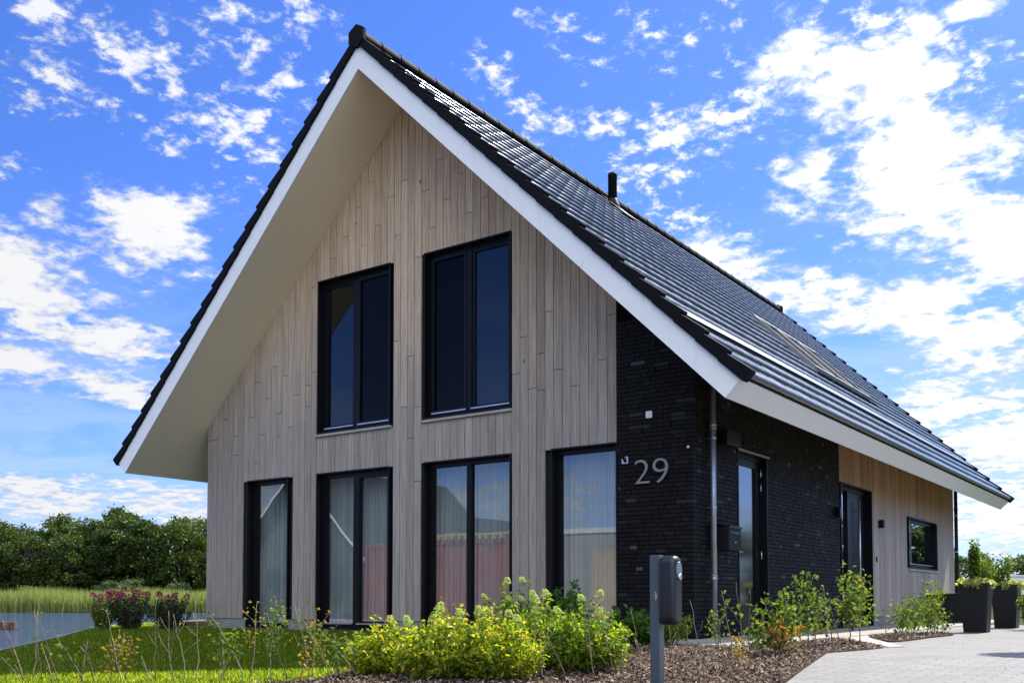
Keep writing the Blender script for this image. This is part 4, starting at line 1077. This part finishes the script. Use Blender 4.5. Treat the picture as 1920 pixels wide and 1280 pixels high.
# whips among the hydrangeas and by the post
SP2 = [(838, 1270, 1122, -10, 24, 'lf_orange', 4, 'brown leafed twig above the lime hydrangeas'), (955, 1279, 1128, -16, 3, 'lf_sap', 0, None), (1005, 1279, 1158, 0, 0, 'lf_sap', 1, None), (1018, 1278, 1178, 10, 0, 'lf_sap', 1, None),
       (1060, 1279, 1192, -40, 0, 'lf_sap', 2, None), (1118, 1279, 1122, -22, 2, 'lf_sap', 1, None), (1112, 1272, 1200, -12, 2, 'lf_sap', 1, None), (1152, 1276, 1128, -42, 14, 'lf_orange', 3, 'thin twig with orange leaves between hydrangea and charging post'),
       (1170, 1278, 1196, 6, 26, 'lf_sap', 3, 'low leafy shoot at the foot of the charging post'), (1205, 1272, 1150, -22, 0, 'lf_sap', 2, None), (1196, 1268, 1196, -20, 0, 'lf_sap', 1, None), (1262, 1276, 1180, -6, 0, 'lf_sap', 4, None), (1288, 1270, 1176, 2, 0, 'lf_sap', 2, None),
       (1322, 1280, 1130, -26, 0, 'lf_sap', 2, None), (1350, 1268, 1160, 2, 0, 'lf_sap', 1, None), (1364, 1264, 1136, -22, 8, 'lf_sap', 2, 'whip with few leaves before the zinc downpipe'), (1340, 1224, 1150, -6, 44, 'lf_sap', 3, 'small leafy sapling at the foot of the downpipe'),
       (1375, 1262, 1112, -22, 14, 'lf_sap', 2, 'tall whip with one leaf tuft under the letterbox'), (1386, 1250, 1200, 4, 40, 'lf_orange', 4, 'low olive leafed clump between the beds and side door'), (1402, 1240, 1096, -22, 3, 'lf_sap', 2, None), (1408, 1232, 1105, -2, 4, 'lf_sap', 0, None),
       (1430, 1230, 1128, 8, 130, 'lf_sap', 6, 'dense green sapling before the side door'), (1466, 1230, 1120, 8, 240, 'lf_sap', 8, 'wide leafy sapling at the middle of the brick side wall'), (1462, 1232, 1176, 2, 150, 'lf_orange', 7, 'low dense bush of reddish leaves on the mulch'),
       (1514, 1222, 1078, 0, 150, 'lf_sap', 6, 'tall leafy sapling before the brick side wall'), (1530, 1218, 1122, 10, 80, 'lf_sap', 4, 'slim sapling with drooping leaves next to bare stems'), (1546, 1216, 1106, 2, 0, 'lf_sap', 5, None), (1562, 1212, 1122, -6, 0, 'lf_sap', 4, None), (1572, 1212, 1150, -12, 0, 'lf_sap', 4, None),
       (1592, 1212, 1078, -4, 210, 'lf_sap', 7, 'tall dense sapling in front of the front door'), (1612, 1210, 1078, 0, 200, 'lf_sap', 7, 'dense leafy sapling next to the long door bar'), (1664, 1203, 1125, -6, 3, 'lf_sap', 2, None),
       (1692, 1198, 1132, 6, 170, 'lf_sap', 6, 'leafy sapling at the front of the small bed'), (1712, 1194, 1122, 2, 160, 'lf_sap', 6, 'leafy sapling with pale tips in the small bed'), (1738, 1192, 1120, 4, 190, 'lf_sap', 7, 'bushy sapling in the small bed below the side window'), (1752, 1188, 1092, -4, 200, 'lf_sap', 7, 'tallest sapling of the small bed'), (1766, 1188, 1148, 6, 40, 'lf_sap', 4, 'thin sapling of the small bed nearest the planters')]
for px, pb, pt, ln, nl, lm, nb2, lab in SP2:
    p = at(px, pb); m_ = depth(p)/F_PX; h_ = (pb-pt)*m_
    if lab is None: lab = 'thin bare whip standing in the mulch beds' 
    big = px > 1400
    sapling(p+Vector((0, 0, .02)), h_, Vector(_R)*ln*m_, int(nl*1.5), M[lm], lab, 'whips and saplings in the mulch beds', nb2, spread=.22 if big else .12, r=.0042 if not big else .006, L=.042 if not big else .058, low=.30)

# ------------------------------------------------------------------ planters
def planter(cx, cy_, b, t, h_, label, dep=None):
    e = empty('planter', (cx, cy_, .012)); tag(e, label, 'planter', 'black planters by the driveway')
    f = MB(); dep = dep or 1.0
    def ring(hw, z, ins=0): return [(cx-hw+ins, cy_-(hw-ins)*dep, z), (cx+hw-ins, cy_-(hw-ins)*dep, z), (cx+hw-ins, cy_+(hw-ins)*dep, z), (cx-hw+ins, cy_+(hw-ins)*dep, z)]
    rs = [ring(b/2, .014), ring(t/2, h_), ring(t/2, h_, .03), ring(t/2-.01, h_-.08, .03)]
    vs = [p for r_ in rs for p in r_]
    f.idx(vs, [(i*4+q, i*4+(q+1) % 4, (i+1)*4+(q+1) % 4, (i+1)*4+q) for i in range(3) for q in range(4)]+[(3, 2, 1, 0)])
    f.build('pot', M['planter'], e, bevel=.006)
    f = MB(); f.face(ring(t/2-.012, h_-.06, .03)); f.build('soil', M['soil'], e)
    return e
planter(11.235, 5.10, .31, .40, .735, 'tall tapered black planter nearest the camera at the drive corner')
planter(11.20, 7.83, .33, .42, .75, 'tall tapered black planter behind the nearest one')
planter(9.66, 10.95, .66, .74, .62, 'wide black planter against the far end of the timber wall')
def potplant(cx, cy_, z, h_, label, kind):
    if kind == 0:
        bush('topiary_shrub', (cx, cy_, z), .06, .06, h_, 110, 30, M['lf_col'], label, 'shrub', None, 0, None, L=.052, Wf=.6, bare=.02, shape=-.1)
    elif kind == 1:
        bush('potted_shrub', (cx, cy_, z), .13, .13, h_, 11, 30, M['lf_col'], label, 'shrub', None, 0, None, L=.06, Wf=.6, bare=.1, shape=.2)
    else:
        bush('trailing_ivy', (cx, cy_, z-.03), .27, .25, h_*1.3, 80, 26, M['lf_yellow'], label, 'ivy', 'pale ivy in the planters', 0, None, L=.065, Wf=.8, bare=.1, shape=1.2)
potplant(11.22, 5.10, .68, .62, 'narrow upright green shrub in the nearest planter', 0)
potplant(11.30, 5.20, .68, .50, 'thin leafy shoot beside the upright shrub of the nearest planter', 1)
potplant(11.235, 5.10, .70, .12, 'variegated ivy spilling over the nearest planter', 2)
potplant(11.20, 7.83, .69, .66, 'loose twiggy green shrub in the second planter', 1)
potplant(11.10, 7.80, .69, .36, 'low shrub at the back of the second planter', 1)
potplant(11.22, 7.83, .71, .10, 'yellow ivy covering the second planter rim', 2)

# ------------------------------------------------------------------ grass, mulch, debris
def inside(px_, py_, poly):
    r = np.zeros(len(px_), bool); n = len(poly)
    for i in range(n):
        x0, y0 = poly[i]; x1, y1 = poly[(i+1) % n]
        c = ((y0 > py_) != (y1 > py_)) & (px_ < (x1-x0)*(py_-y0)/(y1-y0+1e-12)+x0); r ^= c
    return r
def lawn():
    n = 900000
    x = NR.uniform(-4.5, 10, n); y = NR.uniform(-9.2, 1.8, n)
    dist = np.hypot(x-CAM[0], y-CAM[1])
    ahead = ((x-CAM[0])*_F[0]+(y-CAM[1])*_F[1]) > 3
    keep = (NR.uniform(0, 1, n) < np.clip((7.2/dist)**1.3, 0, 1)) & ahead & (shore_d(x, y) < -.03 if False else (-shore_d(x, y) < -.05))
    keep &= ~((x > -.02) & (y > .0)) & ~inside(x, y, BED1) & ~inside(x, y, PATH)
    x, y, dist = x[keep], y[keep], dist[keep]; n = len(x)
    z = -0.03*np.clip(-2-y, 0, 7)
    sc = np.clip(dist/8, 1, 2.2)
    h_ = NR.uniform(.018, .038, n); a = NR.uniform(0, 2*np.pi, n); w_ = .0030*sc; lean = NR.uniform(.2, 1.0, n)*h_; b = NR.uniform(0, 2*np.pi, n)
    B = np.stack([x, y, z], 1)
    s_ = np.stack([np.cos(a)*w_, np.sin(a)*w_, 0*a], 1)
    T = B+np.stack([np.cos(b)*lean, np.sin(b)*lean, h_], 1)
    V = np.stack([B-s_, B+s_, T], 1).reshape(-1, 3); Fc = np.arange(3*n).reshape(n, 3)
    tag(np_mesh('lawn_grass', V, Fc, M['grass']), 'short mown lawn grass between pond and house', 'grass', kind='stuff')
lawn()
def chips():
    n = 150000
    x = NR.uniform(6, 13, n); y = NR.uniform(-9.5, 4.3, n)
    k_ = (inside(x, y, BED1) | inside(x, y, BED2)); x, y = x[k_], y[k_]; n = len(x)
    z = -0.03*np.clip(-2-y, 0, 7)+.034+NR.uniform(-.006, .010, n)
    a = NR.uniform(0, np.pi, n); L = NR.uniform(.006, .020, n); w_ = NR.uniform(.003, .007, n)
    tl = NR.uniform(-.7, .7, n)
    u = np.stack([np.cos(a)*L, np.sin(a)*L, tl*L], 1); v = np.stack([-np.sin(a)*w_, np.cos(a)*w_, NR.uniform(-.6, .6, n)*w_], 1)
    c = np.stack([x, y, z], 1)
    V = np.stack([c-u-v, c+u-v*.6, c+u*.8+v, c-u*.9+v], 1).reshape(-1, 3)
    tag(np_mesh('mulch_chips', V, np.arange(4*n).reshape(n, 4), M['chip']), 'brown bark chips covering the planting beds', 'mulch', kind='stuff')
chips()
def debris():
    n = 260
    x = NR.uniform(11.2, 15, n); y = NR.uniform(-6, 7, n); k_ = inside(x, y, DRIVE) & ~inside(x, y, BED2) & ~inside(x, y, BED1); x, y = x[k_], y[k_]; n = len(x)
    z = -0.03*np.clip(-2-y, 0, 7)+.018
    sz = NR.uniform(.008, .026, n); P = np.stack([x, y, z], 1)
    V, Fc = leaf_cloud(P, rnd_dir(n)*np.array([1, 1, .25]), sz, sz*.6, .1)
    tag(np_mesh('fallen_leaves', V, Fc, M['lf_orange']), 'dry leaf crumbs scattered over the pale paving', 'leaves', kind='stuff')
debris()

# ------------------------------------------------------------------ pond: reeds, floating crate
def reeds():
    n = 60000
    s_ = NR.uniform(-32, 60, n); t = NR.uniform(.0, 1, n)**1.6*7
    al = np.array([.814, .581]); c = BANK0[None]+s_[:, None]*al+t[:, None]*NRM
    h_ = NR.uniform(1.15, 1.85, n)*(1+.08*np.sin(s_*.9)); h_ *= np.where(t < .4, NR.uniform(.45, 1, n), 1)
    w_ = NR.uniform(.012, .030, n); a = NR.uniform(0, 2*np.pi, n); b = NR.uniform(0, 2*np.pi, n); ln = NR.uniform(.03, .28, n)*h_
    B = np.stack([c[:, 0], c[:, 1], np.full(n, -.42)], 1); sv = np.stack([np.cos(a)*w_, np.sin(a)*w_, 0*a], 1)
    Mi = B+np.stack([np.cos(b)*ln*.3, np.sin(b)*ln*.3, h_*.55], 1); T = B+np.stack([np.cos(b)*ln, np.sin(b)*ln, h_], 1)
    V = np.stack([B-sv, B+sv, Mi+sv, Mi-sv, T], 1).reshape(-1, 3); i = np.arange(n)*5
    Fc = np.concatenate([np.stack([i, i+1, i+2], 1), np.stack([i, i+2, i+3], 1), np.stack([i+3, i+2, i+4], 1)])
    tag(np_mesh('reeds', V, Fc, M['reed']), 'belt of pale green reeds on the far pond bank', 'reeds', kind='stuff')
reeds()
fc = at(12, 1180); dv = np.array(fc)-CAM; kq = (CAM[2]+.40)/(CAM[2]-fc[2]); fcw = CAM+dv*kq
cr = empty('floating_crate', (fcw[0], fcw[1], -.40)); tag(cr, 'brown wooden crate of upright boards standing in the pond', 'crate')
for i in range(4):
    f = MB(); u = Vector(_R)*(i-1.6)*.155; f.box(-.068, .068, -.1, .1, 0, .22+.02*(i % 2)); o = f.build('board', simple('wet_brown_board', (.11, .06, .035), .7, amt=.3, scale=9) if i == 0 else bpy.data.materials['wet_brown_board'], cr, bevel=.01); o.location = (u.x, u.y, 0); o.rotation_euler[2] = -YAW
f = MB(); f.box(-.33, .33, -.12, -.102, .05, .12); o = f.build('rail', bpy.data.materials['wet_brown_board'], cr); o.rotation_euler[2] = -YAW

# ------------------------------------------------------------------ trees
def tree_proto(seed, h_, crown_r, nclump, per, lsz, lm, name='broadleaf_tree', low=.18):
    rr = random.Random(seed); e = empty(name, (0, 0, 0)); tb = MB()
    top = h_*.86
    tr = [Vector((rr.uniform(-.15, .15)*i, rr.uniform(-.15, .15)*i, top*i/5)) for i in range(6)]
    tb.tube(tr, [.17, .14, .11, .08, .05, .02], 7)
    parts = []; gen = np.random.default_rng(seed)
    for c in range(nclump):
        t = rr.uniform(low, 1.0); z = h_*t*.93
        rad_ = crown_r*(1.0 if t < .65 else math.sqrt(max(.05, 1-((t-.65)/.37)**2)))*(.55 if t < .3 else 1)
        a = rr.uniform(0, 2*math.pi); q = rr.uniform(.25, 1.0)**.6*rad_
        cc = Vector((q*math.cos(a), q*math.sin(a), z)); cr_ = rr.uniform(.38, .85)*crown_r*.42
        i = min(int(t*5), 4); p0 = tr[i]
        if c % 2 == 0: tb.tube([p0, (p0+cc)*.5+Vector((0, 0, -.15)), cc], [.05, .035, .012], 5)
        v = gen.normal(size=(per, 3)); v /= np.linalg.norm(v, axis=1, keepdims=True)
        P = np.array(cc)+v*cr_*gen.uniform(.35, 1.08, per)[:, None]*np.array([1.15, 1.15, .85])
        D = gen.normal(size=(per, 3)); sz = gen.uniform(.6, 1.25, per)*lsz
        parts.append(leaf_cloud(P, D, sz, sz*.8, .15, .1))
    tb.build('trunk', M['bark'], e)
    V, Fc = cat_meshes(parts); np_mesh('crown', V, Fc, lm, e)
    return e
protos = [tree_proto(11+i, 8.2, 2.5, 72, 120, .26, M['lf_tree2'] if i == 1 else M['lf_tree'], low=.12) for i in range(4)]
al = np.array([.814, .581]); cnt = 0
for row, (dd, st, sc_) in enumerate([(16, 3.3, .86), (21, 2.9, .98), (26, 3.4, 1.03)]):
    s_ = -26.0
    while s_ < 52:
        c = BANK0+al*(s_+R.uniform(-.7, .7))+NRM*(dd+R.uniform(-1.6, 1.6))
        o = protos[cnt] if cnt < 4 else copy_tree(protos[R.randrange(4)])
        o.location = (c[0], c[1], -.3); o.rotation_euler = (0, 0, R.uniform(0, 6.28)); k_ = sc_*R.uniform(.84, 1.08); o.scale = (k_*R.uniform(.9, 1.15), k_*R.uniform(.9, 1.15), k_*R.uniform(.92, 1.06))
        pale = any(m_.name.startswith('pale_broad') for c_ in o.children if c_.type == 'MESH' for m_ in c_.data.materials)
        tag(o, ('lighter yellow-green broadleaf tree' if pale else 'dark green broadleaf tree')+[' at the front of the row beyond the reeds', ' in the second rank beyond the reeds', ' at the back of the row beyond the reeds'][row], 'tree', 'trees beyond the reeds'); cnt += 1
        s_ += st*R.uniform(.8, 1.2)
# undergrowth bushes at the foot of the row
bp0 = tree_proto(40, 2.6, 1.7, 26, 90, .20, M['lf_far'], 'waterside_bush', .12)
for i, (s_, dd, k_) in enumerate([(-4.0, 11, .75), (2.2, 12, .9), (5.0, 11, .95), (8.6, 12, .85), (11.2, 12, .9), (-12, 12, .7), (16, 12, .9), (-19, 12, .8)]):
    o = bp0 if i == 0 else copy_tree(bp0); c = BANK0+al*s_+NRM*dd
    o.location = (c[0], c[1], -.4); o.scale = (k_, k_, k_); o.rotation_euler = (0, 0, i*1.3)
    tag(o, 'light green round bush at the foot of the tree row', 'bush', 'bushes at the foot of the tree row')
# far pale trees behind the planters
fp = [tree_proto(60+i, 6.0, 2.4, 34, 80, .34, M['lf_far'], 'distant_tree') for i in range(2)]
for i in range(15):
    az_ = rad(-11.8+i*1.15+R.uniform(-.3, .3)); dd = R.uniform(92, 112)
    o = fp[i] if i < 2 else copy_tree(fp[i % 2])
    o.location = (CAM[0]+math.sin(az_)*dd, CAM[1]+math.cos(az_)*dd, 0); k_ = R.uniform(.68, .98)*(1.0 if i < 7 else 1.1); o.scale = (k_*1.25, k_*1.25, k_); o.rotation_euler = (0, 0, R.uniform(0, 6))
    tag(o, 'pale distant tree on the horizon behind the planters', 'tree', 'distant trees behind the planters')
ww = MB(); p0 = CAM+np.array([math.sin(rad(-9.4)), math.cos(rad(-9.4)), 0])*60; p1 = CAM+np.array([math.sin(rad(2)), math.cos(rad(2)), 0])*66
dvv = Vector(p1-p0); dvv.z = 0; nrm = Vector((-dvv.y, dvv.x, 0)).normalized()*.25
ww.prism([(p0[0], p0[1], -.1), (p0[0]+dvv.x, p0[1]+dvv.y, -.1), (p0[0]+dvv.x, p0[1]+dvv.y, 1.75), (p0[0], p0[1], 1.75)], nrm)
ww.prism([(p0[0]-.05, p0[1]-.1, 1.752), (p0[0]+dvv.x, p0[1]+dvv.y-.1, 1.752), (p0[0]+dvv.x, p0[1]+dvv.y-.1, 1.83), (p0[0]-.05, p0[1]-.1, 1.83)], nrm*1.6)
tag(ww.build('garden_wall', M['wallwhite']), 'long white garden wall seen behind the second planter', 'wall')
HB = [(1938, 1182, 1092, 28), (1980, 1186, 1090, 40), (2010, 1190, 1085, 50)]
for i, (px, pb, pt, hw_) in enumerate(HB):
    p = at(px, pb); dpt = depth(p)
    bush('garden_shrub', (p.x, p.y, 0), hw_/F_PX*dpt, hw_/F_PX*dpt, (pb-pt)/F_PX*dpt, 60, 34, M['lf_sap'], ['leafy green garden shrub at the frame edge past the second planter', 'garden shrub just beyond the frame edge shrub', 'outermost garden shrub at the end of the drive'][i], 'shrub', 'garden shrubs at the end of the drive', 0, None, L=.07, Wf=.55, bare=.05, shape=.3)
# clipped standard tree beside the drive, whose round shadow falls on the paving
tt = empty('standard_tree', (13.18, .75, 0)); tag(tt, 'clipped ball-headed standard tree beside the driveway', 'tree')
f = MB(); f.tube([(13.18, .75, 0), (13.19, .76, 1.0), (13.18, .75, 1.9)], [.03, .027, .022], 8); f.build('trunk', M['bark'], tt)
v = rnd_dir(5000); P = v/np.linalg.norm(v, axis=1, keepdims=True)*NR.uniform(.45, 1, 5000)[:, None]*.42+np.array([13.18, .75, 2.15]); sz = NR.uniform(.04, .07, 5000)
V, Fc = leaf_cloud(P, rnd_dir(5000), sz, sz*.6); np_mesh('crown', V, Fc, M['lf_col'], tt, (13.18, .75, 0))

# ------------------------------------------------------------------ what the windows mirror, across the road
ct = empty('shipping_container', (-6.9, -15.3, -.2)); tag(ct, 'red-brown shipping container mirrored in the middle ground floor windows', 'container')
f = MB(); n_ = 52
for i in range(n_):
    x0 = -9.9+i*6.06/n_; dd = .04 if i % 2 else 0
    f.box(x0, x0+6.06/n_, -16.4+dd, -14.0-dd, -.15, 2.38)
f.build('corrugated_body', M['cont'], ct)
f = MB()
for x0 in (-9.96, -3.9):
    for y0 in (-16.44, -14.04): f.box(x0, x0+.12, y0, y0+.12, -.18, 2.42)
f.box(-9.84, -3.9, -14.06, -13.95, 2.30, 2.42); f.box(-9.84, -3.9, -14.06, -13.95, -.18, -.02); f.build('corner_frame', M['cont'], ct)
ltr = MB()
for r_, (z, n2) in enumerate([(1.95, 3), (1.55, 5), (1.15, 3)]):
    for q in range(n2):
        x0 = -8.75+q*.24+R.uniform(0, .02); s_ = [[(0, .14, 0, .05), (0, .04, 0, .26), (0, .14, .21, .26)], [(0, .04, 0, .26), (.10, .14, 0, .26), (.04, .10, .11, .15)], [(.05, .10, 0, .26)]][(q+r_) % 3]
        for u0, u1, v0, v1 in s_: ltr.box(x0+u0, x0+u1, -13.997, -13.99, z+v0, z+v1)
ltr.box(-8.75, -8.4, -13.997, -13.99, .45, .75); ltr.build('marking', M['sticker'], ct)
tm_ = MB()
for i in range(17): tm_.box(-8.6+i*.28, -8.6+i*.28+.11, -15.6, -13.85, 2.43, 2.56)
tm_.box(-8.7, -3.8, -15.4, -15.28, 2.562, 2.64); tm_.box(-8.7, -3.8, -14.2, -14.08, 2.562, 2.64)
tag(tm_.build('timber_stack', M['timber'], None, origin=(-6.3, -14.7, 2.43)), 'raw timber rafters lying on the red-brown container', 'timber')
cb_ = empty('site_cabin', (-1.0, -15.4, -.2)); tag(cb_, 'beige site cabin mirrored in the window beside the brick', 'cabin')
f = MB(); f.box(-2.4, .6, -17.2, -14.1, -.15, 2.45); f.build('wall', M['cabin'], cb_)
f = MB(); f.box(-2.45, .65, -17.25, -14.05, 2.452, 2.6); f.build('roof', M['sticker'], cb_)
f = MB(); f.box(-.9, .0, -14.098, -14.07, -.12, 1.95); f.build('door', M['timber'], cb_)
def far_house(x, y, hw_, ze, za, ln, m_, label, verge=True):
    e = empty('neighbour_house', (x, y, 0)); tag(e, label, 'house')
    f = MB(); f.prism([(x-hw_+.4, y, -.3), (x+hw_-.4, y, -.3), (x+hw_-.4, y, ze), (x, y, za-.35), (x-hw_+.4, y, ze)], (0, -ln, 0)); f.build('wall', m_, e)
    for s_ in (1, -1):
        f = MB(); f.prism([(x, y+.8, za), (x+s_*(hw_+.3), y+.8, ze-.25), (x+s_*(hw_+.3), y+.8, ze-.5), (x, y+.8, za-.3)], (0, -ln-1.6, 0)); f.build('roof', M['nroof'], e)
        if verge: f = MB(); f.prism([(x, y+.83, za-.05), (x+s_*(hw_+.3), y+.83, ze-.3), (x+s_*(hw_+.3), y+.83, ze-.47), (x, y+.83, za-.25)], (0, .03-.06, 0)); f.build('bargeboard', M['white'], e)
    for wx in (-2.6, .4, 2.6):
        f = MB(); f.box(x+wx-.6, x+wx+.6, y+.002, y+.05, .3, 2.3); wd_ = f.build('window', M['black'], e)
    return e
far_house(-28.3, -28.0, 5.3, 2.9, 8.1, 12, M['nbrick'], 'dark gabled house with white verges, mirrored in the two windows nearest the pond')
far_house(-31, -42.0, 9, 3.0, 6.6, 10, M['nbrick'], 'low dark roofed house mirrored behind the container', False)
far_house(14, -44.0, 5.3, 3.0, 8.1, 10, M['nbrick'], 'dark gabled house standing across the road from the side door')
# hedge-like trees behind the camera, seen in the panes only
for i in range(16):
    o = copy_tree(fp[i % 2]); o.location = (-62+i*7.2+R.uniform(-2, 2), -58+R.uniform(-4, 4), -.3); k_ = R.uniform(.7, 1.1); o.scale = (k_*1.2, k_*1.2, k_)
    tag(o, 'tree across the road, seen only mirrored in the window panes', 'tree', 'trees mirrored in the window panes')
for i in range(13):
    o = copy_tree(fp[i % 2]); o.location = (15.5+i*3.6, 66-i*2.0, 0); k_ = R.uniform(.95, 1.15); o.scale = (k_*1.2, k_*1.2, k_)
    tag(o, 'tree on the far side of the drive, seen mirrored in the door glass', 'tree', 'trees mirrored in the door glass')
print('objects', len(bpy.data.objects))
